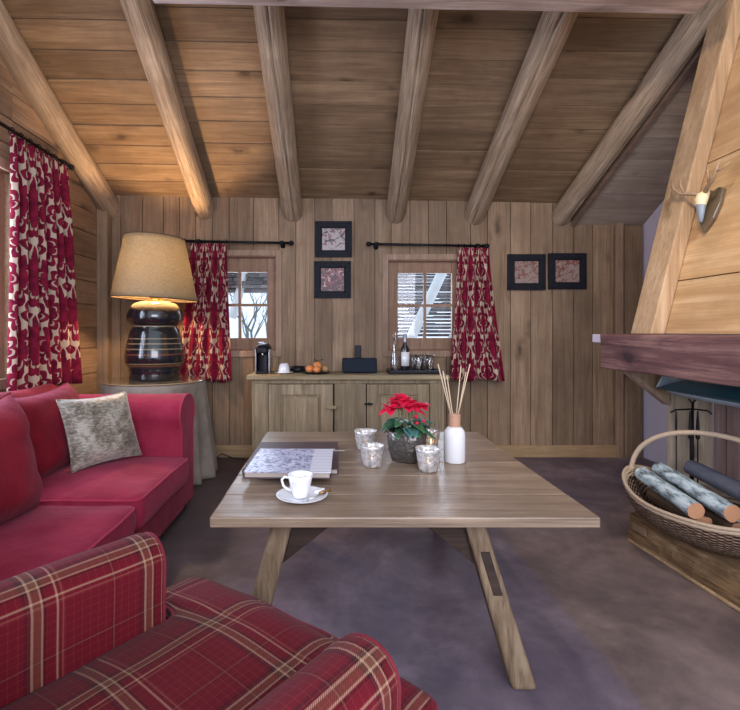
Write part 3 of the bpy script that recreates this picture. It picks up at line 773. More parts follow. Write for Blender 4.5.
# upturned cup on saucer
cx = OX(284.5); root = thing('espresso_cup', 'small white cup upturned on a saucer beside the coffee machine', 'cup', (cx, YS-.04, ST))
MB().lathe([(.0, .001), (.05, .001), (.082, .012), (.084, .016), (.05, .007), (0, .007)], (cx, YS-.04, ST), 28).build('saucer', 'white', root, smooth=True)
MB().lathe([(.05, .009), (.053, .012), (.048, .05), (.04, .08), (.03, .09), (.0, .091)], (cx, YS-.04, ST), 28).build('cup_body', 'white', root, smooth=True)
# black dish
cx = OX(297); tag(MB().lathe([(0, .001), (.06, .001), (.07, .02), (.065, .055), (.058, .055), (.05, .02), (0, .012)], (cx, YS+.08, ST), 24).build('black_dish', 'black', smooth=True), 'small black dish behind the upturned cup on the sideboard', 'dish')
# fruit plate
cx = OX(316); cy = YS-.05
tag(MB().lathe([(0, .001), (.07, .001), (.125, .013), (.128, .018), (.07, .008), (0, .008)], (cx, cy, ST), 30).build('plate', 'black', smooth=True), 'dark round plate holding fruit on the sideboard', 'plate')
def fruit(name, dx, dy, r, mat, label, squash=.92, leafy=False):
    c = Vector((cx+dx, cy+dy, ST+.009)); root = thing(name, label, 'fruit', c, 'fruit on the dark plate')
    prof = [(r*math.sin(PI*k/14), r*squash*(1-math.cos(PI*k/14))) for k in range(15)]
    MB().lathe(prof, c, 22).build('flesh', mat, root, smooth=True)
    tp = c+Vector((0, 0, 2*r*squash)); MB().tube([tp-Vector((0, 0, .006)), tp+Vector((.004, 0, .012))], .003, 6).build('stalk', 'stem', root)
    if leafy:
        for a in (.3, 2.4, 4.2):
            d = Vector((math.cos(a), math.sin(a), .3)); s = Vector((-math.sin(a), math.cos(a), 0))
            MB().add([tp, tp+d*.025+s*.016, tp+d*.06+Vector((0, 0, .0)), tp+d*.025-s*.016, tp+d*.03+Vector((0, 0, .006))], [(0, 1, 4), (1, 2, 4), (2, 3, 4), (3, 0, 4)]).build('leaf', 'leafg', root, smooth=True, solid=.002)
fruit('clementine', -.055, -.015, .036, 'orange', 'left orange clementine on the dark plate')
fruit('clementine', .012, -.04, .033, 'orange', 'middle front clementine on the dark plate')
fruit('pear', .085, .0, .034, 'brownfruit', 'brown fruit at the right of the dark plate')
fruit('clementine', .012, .045, .04, 'orange', 'leafy clementine standing at the back of the dark plate', 1.2, True)
# speaker + dock
cx = OX(359.5); root = thing('radio_speaker', 'black box speaker standing in the middle of the sideboard', 'speaker', (cx, YS, ST))
m = MB(); m.box(cx-.155, cx+.155, YS-.05, YS+.05, ST+.004, ST+.135); m.build('cabinet', 'navy', root, bevel=.012, bseg=3)
m = MB(); m.box(cx-.143, cx+.143, YS-.056, YS-.0505, ST+.016, ST+.123); m.build('grille', 'navy', root, bevel=.004)
[MB().box(cx+a-.012, cx+a+.012, YS-.03, YS+.03, ST, ST+.004).build('foot', 'black', root) for a in (-.12, .12)]
root = thing('music_player', 'thin black player standing upright on the box speaker', 'music player', (cx-.012, YS, ST+.136))
m = MB(); m.box(cx-.04, cx+.016, YS-.006, YS+.006, ST+.137, ST+.25); m.build('casing', 'black', root, bevel=.005)
m = MB(); m.box(cx-.035, cx+.011, YS-.0075, YS-.0065, ST+.15, ST+.242); m.build('screen', 'iron', root)
# tray, carafe, bottle, glasses
tx0, tx1 = OX(388), OX(439); ty0, ty1 = YS-.13, YS+.13
m = MB(); m.box(tx0, tx1, ty0, ty1, ST+.001, ST+.009)
for a in ((tx0, tx1, ty0, ty0+.012), (tx0, tx1, ty1-.012, ty1), (tx0, tx0+.012, ty0+.012, ty1-.012), (tx1-.012, tx1, ty0+.012, ty1-.012)): m.box(*a, ST+.0095, ST+.032)
tag(m.build('serving_tray', 'black', bevel=.004), 'black rectangular tray holding bottles and glasses on the sideboard', 'tray')
TZ = ST+.01
root = thing('glass_carafe', 'slim clear glass carafe on the black tray beside the wine bottle', 'carafe', (OX(394), YS-.02, TZ))
MB().lathe([(0, 0), (.036, 0), (.038, .02), (.036, .11), (.02, .18), (.013, .24), (.014, .315), (.012, .315), (.011, .24), (.017, .18), (.033, .11), (.034, .006), (0, .006)], (OX(394), YS-.02, TZ), 28).build('glass_body', 'clear', root, smooth=True)
MB().lathe([(0, .318), (.0155, .318), (.017, .335), (.012, .35), (0, .352)], (OX(394), YS-.02, TZ), 16).build('stopper', 'clear', root, smooth=True)
bxp = OX(405); root = thing('wine_bottle', 'dark wine bottle with a pale label on the black tray', 'bottle', (bxp, YS, TZ))
M['bottle'] = plain('dark_bottle_glass', (.012, .012, .02), .08, coat=.5)
M['foil'] = plain('silver_foil', (.5, .52, .58), .3, .7)
MB().lathe([(0, 0), (.036, 0), (.04, .008), (.04, .19), (.036, .215), (.018, .25), (.0145, .27), (.0145, .30)], (bxp, YS, TZ), 28).build('glass_body', 'bottle', root, smooth=True)
MB().lathe([(.0155, .27), (.0155, .33), (.017, .335), (.017, .345), (0, .346)], (bxp, YS, TZ), 20).build('foil_cap', 'foil', root, smooth=True)
m = MB(); rows = []
for z in (.055, .18): rows.append([Vector((bxp+.0408*math.cos(a), YS+.0408*math.sin(a), TZ+z)) for a in [PI*1.5+(-1.1+2.2*q/16) for q in range(17)]])
m.grid(rows); m.build('label', 'white', root, smooth=True, solid=.0006)
root = thing('tumbler', 'clear tumbler on the tray next to the wine bottle', 'glass', (OX(417.5), YS-.03, TZ), 'clear tumblers on the black tray')
MB().lathe([(0, 0), (.032, 0), (.036, .01), (.043, .10), (.045, .155), (.043, .155), (.040, .10), (.032, .018), (0, .018)], (OX(417.5), YS-.03, TZ), 28).build('glass_body', 'clear', root, smooth=True)
dup(root, (OX(429), YS-.03, TZ), 'clear tumbler at the right end of the tray')
for k, (dx, dy) in enumerate(((.02, .08), (.13, .075))):
    dup(root, (OX(412)+dx, YS+dy, TZ), ['clear tumbler behind, second row, nearer the wine bottle', 'clear tumbler behind, second row, at the tray end'][k])
root = thing('folded_napkin', 'small folded pale paper lying at the front left of the tray', 'napkin', (OX(398), YS-.085, TZ))
MB().box(OX(391.5), OX(405), YS-.11, YS-.072, TZ+.001, TZ+.016).build('fold', 'white', root, bevel=.004)

# ------------------------------------------------------------------ side table, cloth, lamp
TC = Vector((X(155, 3.95), 3.95, 0)); TT = .79
root = thing('side_table', 'round side table hidden under a linen cloth in the corner', 'table', TC)
MB().lathe([(0, .745), (.385, .745), (.39, .755), (.39, .775), (0, .775)], TC, 48).build('tabletop', 'trim_x', root)
MB().lathe([(0, 0), (.2, 0), (.2, .03), (.05, .06), (.04, .3), (.05, .74), (0, .744)], TC, 24).build('pedestal', 'leg', root, smooth=True)
def clf(r, z, t):
    d = max(0, (.775-z)/.775)
    fold = (.5+.5*math.cos(13*t+1.2*math.sin(2*t)+.7))**1.4
    return (r+d*(.012+.085*fold+.015*math.sin(3*t+1)), z+.0*t)
prof = [(0, .789), (.2, .789), (.36, .789), (.392, .786), (.4, .775)]+[(.402, .775-.77*(k/22)) for k in range(1, 23)]
o = MB().lathe(prof, TC, 144, fn=lambda r, z, t: clf(r, z, t) if r > .395 else (r, z)).build('tablecloth', 'linen', smooth=True, solid=.003)
tag(o, 'grey brown linen cloth draped to the floor over the round side table', 'tablecloth')
MB_ = MB().lathe([(0, .7925), (.4, .7925), (.404, .797), (.4, .801), (0, .801)], TC, 64)
tag(MB_.build('glass_disc', plain('pale_glass_top', hexc('b79b76'), .12, coat=.6), smooth=False), 'thin round top plate lying on the linen cloth under the lamp', 'table top')
LZ = .802; K = 3.95/F
lamp = thing('table_lamp', 'large table lamp with black striped ceramic base and beige linen shade', 'lamp', (TC.x, TC.y, LZ))
prof = [(0, 381), (23, 381), (24, 379), (23, 373), (24, 370), (23.5, 368.5), (26, 366), (27.5, 362), (27.5, 357), (26.5, 350), (25, 343), (23.5, 336), (22.5, 331.5), (20.5, 329), (20.5, 327.5), (24, 325), (25.5, 321), (25.3, 316), (23.5, 310.5), (20, 306), (14, 303.5), (9, 303), (0, 303)]
MB().lathe([(r*K*1.04, (381-z)*K) for r, z in prof], (TC.x, TC.y, LZ), 64).build('ceramic_base', 'glaze', lamp, smooth=True)
brass = plain('aged_brass', (.45, .32, .12), .3, .9)
m = MB(); m.lathe([(.07, .642), (.07, .652), (.045, .655), (.045, .672), (.055, .675), (.055, .682), (.02, .685), (.02, .76)], (TC.x, TC.y, LZ), 24); m.build('neck', brass, lamp, smooth=True)
SB, STp = Z(299, 3.95), Z(238, 3.95)
tilt = .03
def shp(x, z): return z
m = MB(); rows = []
for k in range(13):
    t = k/12; r = .335+(.235-.335)*t
    rows.append([Vector((TC.x+r*math.cos(a)+.0, TC.y+r*math.sin(a), SB+(STp-SB)*t-tilt*r*math.cos(a)*1.6)) for a in [2*PI*q/64 for q in range(64)]])
m.grid(rows, wrap=True); m.build('lamp_shade', 'shade', lamp, smooth=True, solid=.003)
rimm = plain('dark_beige_tape', hexc('5f4c36'), .8)
for t, r in ((0, .335), (1, .235)):
    m = MB(); m.tube([Vector((TC.x+r*math.cos(a), TC.y+r*math.sin(a), SB+(STp-SB)*t-tilt*r*math.cos(a)*1.6)) for a in [2*PI*q/48 for q in range(49)]], .005, 6, caps=False)
    m.build('shade_rim', rimm, lamp, smooth=True)
m = MB()
for a in (0, 2*PI/3, 4*PI/3): m.tube([(TC.x, TC.y, LZ+.76), (TC.x+.18*math.cos(a), TC.y+.18*math.sin(a), STp-.08), (TC.x+.233*math.cos(a), TC.y+.233*math.sin(a), STp-.01-tilt*.24*math.cos(a)*1.6)], .003, 6)
m.build('shade_carrier', brass, lamp)
MB().lathe([(0, .77), (.02, .775), (.04, .82), (.03, .86), (0, .875)], (TC.x, TC.y, LZ), 20).build('bulb', 'bulb', lamp, smooth=True)

# cable by the skirting
m = MB(); m.tube([P(214, 456, 4.45).xy.to_3d()+Vector((0, 0, .012)), P(222, 450, 4.5).xy.to_3d()+Vector((0, 0, .05)), P(232, 450, 4.5).xy.to_3d()+Vector((0, 0, .012)), P(246, 450, 4.45).xy.to_3d()+Vector((0, 0, .008))], .005, 8)
tag(m.build('lamp_cable', 'black', smooth=True), 'thin black cable lying by the skirting between side table and sideboard', 'cable')

# ------------------------------------------------------------------ soft things
def rounded(outline, r, n=6):
    out = []; N = len(outline)
    for i in range(N):
        p0, p, p1 = [Vector(outline[k % N]).to_2d() for k in (i-1, i, i+1)]
        a = (p0-p).normalized(); b = (p1-p).normalized(); d = min(r, (p0-p).length*.45, (p1-p).length*.45)
        s, e = p+a*d, p+b*d
        for k in range(n+1):
            t = k/n; out.append(s*(1-t)**2+p*2*t*(1-t)+e*t*t)
    # resample evenly
    L = [0]
    for i in range(len(out)): L.append(L[-1]+(out[(i+1) % len(out)]-out[i]).length)
    M_ = 120; res = []; j = 0
    for k in range(M_):
        s = L[-1]*k/M_
        while L[j+1] < s: j += 1
        t = (s-L[j])/max(1e-9, L[j+1]-L[j]); res.append(out[j].lerp(out[(j+1) % len(out)], t))
    return res
def cushion(outline, z0, z1, crown, er, rad, seed=0, tilt=None):
    """puffed cushion: returns MB, plus top edge loop for piping"""
    o = rounded(outline, rad); c = Vector(tilt) if tilt else sum(o, Vector((0, 0)))/len(o); rows = []
    def ring(ins, z, cr=0):
        row = []
        for p in o:
            d = (c-p); L = d.length; q = p+d.normalized()*min(ins, L)
            f = min(1, ins/max(.01, L)); zz = z
            if cr: zz += cr*(1-(1-f)**2.2)
            zz += .006*noise.noise(Vector((q.x*6, q.y*6, seed)))
            row.append(Vector((q.x, q.y, zz)))
        return row
    rows.append([Vector((c.x, c.y, z0))]*len(o))
    rows.append(ring(er, z0)); rows.append(ring(er*.3, z0+er*.3)); rows.append(ring(0, z0+er)); rows.append(ring(-.012, (z0+z1)/2)); rows.append(ring(0, z1-er)); rows.append(ring(er*.1, z1-er*.45)); rows.append(ring(er*.4, z1-er*.12)); 
    edge = rows[-2]
    R_ = max((p-c).length for p in o)
    for k in range(1, 13):
        f = k/12; row = []
        for p in o:
            d = c-p; q = p+d*(er/max(.05, d.length)*.5*(1-f)+f*1.0) if f < 1 else c
            row.append(Vector((q.x, q.y, z1-er*.12*(1-f)+crown*(1-(1-f)**2.4)+.007*noise.noise(Vector((q.x*5, q.y*5, seed+3))))))
        rows.append(row)
    m = MB(); m.grid(rows, wrap=True)
    return m, edge
def pillow(root, name, mat, c, ux, uy, w, h, th, seed=0, n=26, pull=.06, piping=None, sag=0):
    """c centre, ux/uy unit axes in the pillow plane"""
    c, ux, uy = Vector(c), Vector(ux).normalized(), Vector(uy).normalized(); nn = ux.cross(uy).normalized(); uy = nn.cross(ux)
    def pt(u, v, s):
        pu = 1-pull*(1-abs(v)**3)*0-pull*(1-v*v)*abs(u)**3; pv = 1-pull*(1-u*u)*abs(v)**3
        t = th*.5*((1-u**4)*(1-v**4))**.6 if abs(u) < 1 and abs(v) < 1 else 0
        w_ = noise.noise(Vector((u*2.2+seed, v*2.2, s)))*.14+noise.noise(Vector((u*6+seed, v*4, s)))*.05
        return c+ux*(u*w/2*pu)+uy*(v*h/2*pv-sag*(1-u*u)*max(0, v))+nn*s*(t*(1+w_*1.2))
    m = MB()
    for s in (1, -1):
        rows = [[pt(math.sin(PI/2*(-1+2*i/n)), math.sin(PI/2*(-1+2*j/n)), s) for i in range(n+1)] for j in range(n+1)]
        if s < 0: rows = [r[::-1] for r in rows]
        m.grid(rows)
    ob = m.build(name, mat, root, smooth=True)
    if piping:
        path = [pt(-1+2*i/16, -1, 0) for i in range(16)]+[pt(1, -1+2*i/16, 0) for i in range(16)]+[pt(1-2*i/16, 1, 0) for i in range(16)]+[pt(-1, 1-2*i/16, 0) for i in range(17)]
        MB().tube(path, .005, 8).build('piping', piping, ob if root else ob, smooth=True)
    return ob

# sofa
sofa = thing('sofa', 'crimson two seat sofa with rolled arm along the left wall', 'sofa', (-1.5, 2.3, 0))
SF = -.955   # front
m = MB(); m.box(-2.05, SF-.015, 1.25, 3.12, .05, .235); m.build('base', 'sofadeep', sofa, bevel=.02, bseg=3)
for (fxx, fyy) in ((-1.03, 1.12), (-1.03, 3.24), (-1.98, 1.12), (-1.98, 3.24)):
    MB().tube([(fxx, fyy, 0), (fxx, fyy, .055)], [.02, .028], 12).build('foot', 'darkwood', sofa, smooth=True)
def sofa_arm(y0, y1, inward):
    # cross-section in YZ swept along X : a rolled arm
    cy = (y0+y1)/2; r = (y1-y0)/2
    prof = []
    s = 1 if inward > 0 else -1
    prof = [(cy-r*.8, .05), (cy-r*.84, .3), (cy-r*.84, .56)]
    for k in range(0, 15):
        a = PI*1.08-(PI*1.16)*k/14; prof.append((cy+r*1.08*math.cos(a), .655+r*.78*math.sin(a)))
    prof += [(cy+r*.84, .56), (cy+r*.84, .3), (cy+r*.8, .05)]
    rows = []; N = 24
    for k in range(N+1):
        x = -2.05+(SF-.035+2.05)*k/N; f = 1
        e = (SF-.035-x)
        if e < .03: f = .93+.07*math.sqrt(max(0, 1-((.03-e)/.03)**2))
        rows.append([Vector((x, cy+(a-cy)*f, .05+(b-.05)*(.97+.03*f) if f < 1 else b)) for a, b in prof])
        if k > 2: 
            rows[-1] = [v+Vector((0, 0, .006*noise.noise(v*5))) for v in rows[-1]]
    m = MB(); m.grid(rows); m.add(rows[-1], [list(range(len(prof)))]); m.add(rows[0], [list(range(len(prof)))[::-1]])
    a = m.build('arm', 'sofa', sofa, smooth=False); 
    for p in a.data.polygons: p.use_smooth = len(p.vertices) == 4
    MB().tube([Vector((SF-.037, v.y, v.z)) for v in rows[-1]], .006, 8).build('piping', 'pipe', a, smooth=True)
sofa_arm(3.07, 3.38, 1); sofa_arm(1.00, 1.28, -1)
# back
m, _ = MB(), 0
rows = []
prof = [(-2.1, .05), (-2.1, .72)]+[(-2.0+.1*math.cos(a), .74+.09*math.sin(a)) for a in [PI-PI*k/10 for k in range(11)]]+[(-1.88, .72), (-1.84, .3), (-1.84, .05)]
for k in range(25):
    y = 1.02+(3.36-1.02)*k/24; rows.append([Vector((a, y, b+.006*math.sin(k*.8))) for a, b in prof])
m.grid(rows); m.add(rows[0], [list(range(len(prof)))]); m.add(rows[-1], [list(range(len(prof)))[::-1]])
m.build('sofa_back', 'sofadeep', sofa, smooth=True)
for (ya, yb, z1, sd, mat) in ((2.30, 3.085, .395, 2, 'sofa'), (1.30, 2.275, .375, 6, 'sofa')):
    m, edge = cushion([(-1.84, ya), (SF+.02, ya), (SF+.02, yb), (-1.84, yb)], .236, z1, .03, .022, .05, sd)
    o = m.build('seat_cushion', mat, sofa, smooth=True)
    MB().tube(edge+[edge[0]], .006, 8, caps=False).build('piping', 'pipe', o, smooth=True)
pillow(sofa, 'back_cushion', 'sofadeep', (-1.66, 2.72, .625), (0, 1, 0), (-.26, 0, 1), .76, .50, .27, 3, piping='sofadeep', sag=.02)
pillow(sofa, 'back_cushion', 'sofadeep', (-1.50, 1.86, .635), (.05, 1, 0), (-.25, 0, 1), .84, .56, .34, 9, piping='sofadeep', sag=.05)
# silver pillow
bl, br = Vector((-1.42, 2.62, .435)), Vector((-1.20, 2.99, .435)); tl = Vector((-1.56, 2.68, .825))
ux = (br-bl); uyv = tl-bl
o = pillow(None, 'throw_pillow', 'silver', bl+ux*.5+uyv*.5+Vector((.0, 0, -.008)), ux, uyv, .44, .41, .15, 4, pull=.09, piping='silver')
tag(o, 'silver grey velvet throw pillow leaning on the crimson sofa', 'pillow')

# ------------------------------------------------------------------ plaid armchair
ch = thing('armchair', 'red plaid wool armchair in the foreground seen from behind', 'armchair', (-.417, .903, 0), rz=math.atan2(-.62, .785))
class LB(MB):   # geometry given in the chair's own axes
    def build(s, name, mat, parent, **k):
        o = wloc(parent); s.v = [v+o for v in s.v]; return MB.build(s, name, mat, parent, **k)
def chair_arm(xc):
    hw = .078; top = .63; y0, y1 = -.42, .315; prof = []
    for k in range(5): prof.append((-hw*.96, .12+(top-hw-.12)*k/5))
    for k in range(13):
        a = PI-PI*k/12; prof.append((hw*math.cos(a), top-hw*.85+hw*.85*math.sin(a)))
    for k in range(4, -1, -1): prof.append((hw*.96, .12+(top-hw-.12)*k/5))
    L = [0]
    for i in range(1, len(prof)): L.append(L[-1]+math.dist(prof[i], prof[i-1]))
    rows = []; uvs = []; N = 36; er = .05
    ys = [y0+(y1-er-y0)*k/(N-10) for k in range(N-9)]+[y1-er+er*math.sin(PI/2*k/9) for k in range(1, 10)]
    arc = 0; py = ys[0]
    for y in ys:
        e = (y-(y1-er))/er if y > y1-er else 0
        f = math.sqrt(max(0, 1-e*e)); sh = 1-.42*(1-f); drop = .035*(1-f)
        hgt = 1
        z_ = [b for a, b in prof]
        arc += (y-py)+(.006 if e > .5 else 0); py = y
        tw = .02*math.cos((y-y0)*2)
        rows.append([Vector((xc+a*sh, y, b-drop*max(0, (b-.3))/.32+(.006*noise.noise(Vector((a*8, y*5, b*5+xc)))))) for a, b in prof])
        uvs.append([(arc, l) for l in L])
    m = LB(); m.grid(rows, uvs); n = len(prof)
    m.add(rows[-1], [list(range(n))], [[(v.x, v.z) for v in rows[-1]]]); m.add(rows[0], [list(range(n))[::-1]], [[(v.x, v.z) for v in rows[0]][::-1]])
    o = m.build('armrest', 'plaid', ch, smooth=True)
    LB().tube([v+Vector((0, .001, 0)) for v in rows[-6]], .0045, 8).build('piping', 'chairpipe', o, smooth=True)
chair_arm(-.372); chair_arm(.372)
outl = [(-.29, -.36), (.29, -.36), (.29, .335), (.445, .34), (.44, .49), (.2, .525), (-.2, .525), (-.44, .49), (-.445, .34), (-.29, .335)]
m, edge = cushion(outl, .265, .415, .03, .03, .045, 5, tilt=(0, .41))
l = LB(); l.v = m.v; l.f = m.f; l.uv = m.uv
o = l.build('seat_cushion', 'plaid', ch, smooth=True, boxuv=True)
LB().tube(edge+[edge[0]], .0055, 8, caps=False).build('piping', 'chairpipe', o, smooth=True)
m = LB(); m.box(-.29, .29, -.42, .319, .12, .262); m.box(-.43, .43, .32, .46, .12, .262); m.build('seat_base', 'plaid', ch, boxuv=True, bevel=.01)
m = LB(); rows = []; uvs = []
for k in range(21):
    z = .12+(.9-.12)*k/20; e = max(0, (z-.84)/.06); w = .445-.03*e*e; row = []; ur = []
    yb = -.44-.12*(z-.12); 
    for q in range(40):
        th = 2*PI*q/40; c, d = math.cos(th), math.sin(th)
        row.append(Vector((w*math.copysign(abs(c)**.35, c), yb+(.085*(1-.5*e*e))*math.copysign(abs(d)**.6, d), z))); ur.append((q*.05, z))
    rows.append(row); uvs.append(ur)
m.grid(rows, uvs, wrap=True); m.add(rows[-1], [list(range(40))]); m.add(rows[0], [list(range(40))[::-1]]); m.build('backrest', 'plaid', ch, smooth=True, boxuv=True)
for (a, b) in ((-.38, .25), (.38, .25), (-.38, -.42), (.38, -.42)):
    LB().tube([(a, b, 0), (a, b, .12)], [.018, .028], 12).build('leg', 'darkwood', ch, smooth=True)

# ------------------------------------------------------------------ coffee table
TX0, TX1, TY0, TY1, TZ0 = -.404, .852, 1.545, 2.86, .60
tb = thing('coffee_table', 'large square rustic wooden coffee table with splayed legs', 'table', ((TX0+TX1)/2, 2.2, 0))
m = MB(); y = TY0; bw = [.22, .235, .2, .23, .21, .22]
for w in bw:
    y1 = min(TY1, y+w); m.box(TX0+R.uniform(-.004, .004), TX1+R.uniform(-.004, .004), y, y1-.0008, TZ0-.034, TZ0+R.uniform(-.0006, .0006)); y = y1
m.build('tabletop', 'table', tb, bevel=.004, bseg=2)
def leg(top, foot, w0, w1, t0, t1):
    top, foot = Vector(top), Vector(foot); m = MB(); c = []
    d = (foot-top)
    for p, w, t in ((foot, w1, t1), (top, w0, t0)):
        for sx_, sy_ in ((-1, -1), (1, -1), (1, 1), (-1, 1)): c.append(p+Vector((sx_*w, sy_*t, 0)))
    m.hexa(c); return m.build('leg', 'leg', tb, bevel=.014, bseg=3)
LT = TZ0-.036
leg((.478, 1.70, LT), (.635, 1.63, 0), .036, .042, .03, .034)
leg((-.175, 1.70, LT), (-.325, 1.63, 0), .036, .042, .03, .034)
leg((.478, 2.70, LT), (.63, 2.86, 0), .036, .042, .03, .034)
leg((-.175, 2.70, LT), (-.325, 2.86, 0), .036, .042, .03, .034)
for yy in (1.69, 2.69):
    for s, xt in ((1, .44), (-1, -.137)):
        x_leg = lambda z: xt+s*(LT-z)*.27
        pts = [Vector((xt-s*.185, yy, LT)), Vector((xt-s*.002, yy, LT)), Vector((x_leg(LT-.185), yy, LT-.185))]
        MB().prism(pts if s > 0 else pts[::-1], (0, .03, 0)).build('bracket', 'darkwood', tb, bevel=.003)
for yy in (1.66, 2.72):
    MB().box(-.12, .42, yy, yy+.028, LT-.03, LT).build('crossbar', 'darkwood', tb, bevel=.003)
# dark stained patch: an iron strap on the near right leg
pa = Vector((.478, 1.70, LT)).lerp(Vector((.635, 1.63, 0)), .22); pb = Vector((.478, 1.70, LT)).lerp(Vector((.635, 1.63, 0)), .47)
m = MB(); c = []
for p in (pb, pa):
    for sx_, sy_ in ((-.012, -.0355), (.02, -.0355), (.02, -.030), (-.012, -.030)): c.append(p+Vector((sx_, sy_, 0)))
m.hexa(c); m.build('leg_wedge', 'darkwood', tb, bevel=.002)

# books
def book(label, x0, x1, y0, y1, z0, th, cover, rot=0, spine='left'):
    c = Vector(((x0+x1)/2, (y0+y1)/2, z0)); root = thing('book', label, 'book', c, 'large books on the coffee table', rot)
    w, d = (x1-x0)/2, (y1-y0)/2
    MB().box(c.x-w+.003, c.x+w-.006, c.y-d+.006, c.y+d-.006, z0+.0035, z0+th-.0035).build('pages', 'paper', root)
    m = MB(); m.box(c.x-w, c.x+w, c.y-d, c.y+d, z0, z0+.0034); m.box(c.x-w-.002, c.x-w+.0025, c.y-d, c.y+d, z0+.0035, z0+th-.0035); 
    m.build('back_cover', 'brownbook', root)
    MB().box(c.x-w, c.x+w, c.y-d, c.y+d, z0+th-.0034, z0+th).build('front_cover', cover, root)
    return root
b1 = book('large dark brown book lying under the pale book on the coffee table', -.385, .015, 2.0, 2.49, TZ0+.001, .024, 'brownbook', .0)
for i, (a, w) in enumerate(((-.05, .13), (-.02, .08))):
    MB().box(-.08+a*.0, -.08+w, 2.30+i*.028, 2.312+i*.028, TZ0+.0252, TZ0+.0258).build('title_line', 'cream', b1)
book('pale book with a blue picture cover, on top of the dark book', -.352, -.012, 1.865, 2.235, TZ0+.026, .026, 'cover', -.02)
# cup and saucer
cc = Vector((X(302, 1.71), 1.71, TZ0))
root = thing('saucer', 'white saucer under the coffee cup on the coffee table', 'saucer', cc)
MB().lathe([(0, .001), (.045, .001), (.05, .004), (.088, .017), (.092, .021), (.086, .019), (.045, .008), (0, .008)], cc, 48).build('dish', 'white', root, smooth=True)
root = thing('coffee_cup', 'white coffee cup standing on its saucer on the coffee table', 'cup', cc+Vector((-.006, .0, .009)))
cb = wloc(root)
MB().lathe([(0, .001), (.024, .001), (.027, .006), (.034, .03), (.041, .06), (.0445, .082), (.0415, .082), (.037, .055), (.03, .025), (.022, .01), (0, .009)], cb, 40).build('cup_body', 'white', root, smooth=True)
MB().tube([cb+Vector((-.040, 0, .068)), cb+Vector((-.056, -.002, .072)), cb+Vector((-.066, -.003, .062)), cb+Vector((-.06, -.002, .04)), cb+Vector((-.046, 0, .028)), cb+Vector((-.033, 0, .024))], .0045, 10).build('handle', 'white', root, smooth=True)
coffee = plain('white_coffee_foam', (.55, .4, .28), .4)
MB().lathe([(0, .060), (.0385, .060)], cb, 32).build('coffee', coffee, root)
sp = cc+Vector((0, 0, .014))
root = thing('teaspoon', 'small spoon resting on the saucer rim', 'spoon', sp)
m = MB(); m.tube([sp+Vector((.020, -.048, .002)), sp+Vector((.05, -.03, .005)), sp+Vector((.085, -.004, .012))], [.002, .0022, .0035], 8); m.build('handle', 'chrome', root, smooth=True)
m = MB(); m.lathe([(0, 0), (.008, .0005), (.011, .003), (.0095, .003), (0, .0012)], sp+Vector((.014, -.053, -.001)), 16); m.build('bowl', 'chrome', root, smooth=True)
pk = cc+Vector((.062, .018, .017))
tag(MB().hexa([pk+Vector(v) for v in ((-.02, -.012, 0), (.012, -.016, .0), (.02, .01, .004), (-.012, .016, .004), (-.018, -.01, .012), (.01, -.014, .014), (.018, .009, .017), (-.011, .014, .014))]).build('sugar_cube', 'white', bevel=.003), 'white sugar packet on the saucer beside the cup', 'sugar packet')
pk = cc+Vector((.082, .002, .021))
m = MB(); m.tube([pk+Vector((-.02, -.012, .003)), pk+Vector((-.005, -.004, .006)), pk+Vector((.005, .003, .006)), pk+Vector((.018, .012, .009))], [.006, .007, .003, .008], 8)
tag(m.build('wrapped_sweet', 'spoon', smooth=True), 'bronze wrapped sweet on the right rim of the saucer', 'sweet')

# votives
def votive(label, px, Y, rr, h, mat, lit=True):
    c = Vector((X(px, Y), Y, TZ0+.001)); root = thing('votive_holder', label, 'candle holder', c, 'silvered glass candle holders')
    MB().lathe([(0, 0), (rr*.66, 0), (rr*.72, .006), (rr*.86, h*.5), (rr*.97, h*.9), (rr*1.02, h), (rr*.97, h), (rr*.91, h*.88), (rr*.8, h*.45), (rr*.64, .012), (0, .01)], c, 36).build('glass_body', mat, root, smooth=True)
    if lit:
        MB().lathe([(0, .011), (.019, .011), (.019, .026), (0, .026)], c, 20).build('tealight', 'wax', root)
        MB().lathe([(0, .028), (.004, .033), (.0045, .04), (.002, .052), (0, .057)], c, 10).build('flame', 'flame', root, smooth=True)
votive('silvered glass candle holder at the back left, partly behind another', 365.5, 2.42, .057, .098, 'mercury')
votive('silvered glass candle holder in front, left of the poinsettia pot', 372, 2.13, .054, .094, 'mercury')
votive('silvered glass candle holder with glowing candle, front right of the poinsettia pot', 428, 2.06, .054, .098, 'mercury')
votive('half clear silvered glass holder behind, between poinsettia pot and white bottle', 431, 2.42, .046, .1, 'mercuryclear')

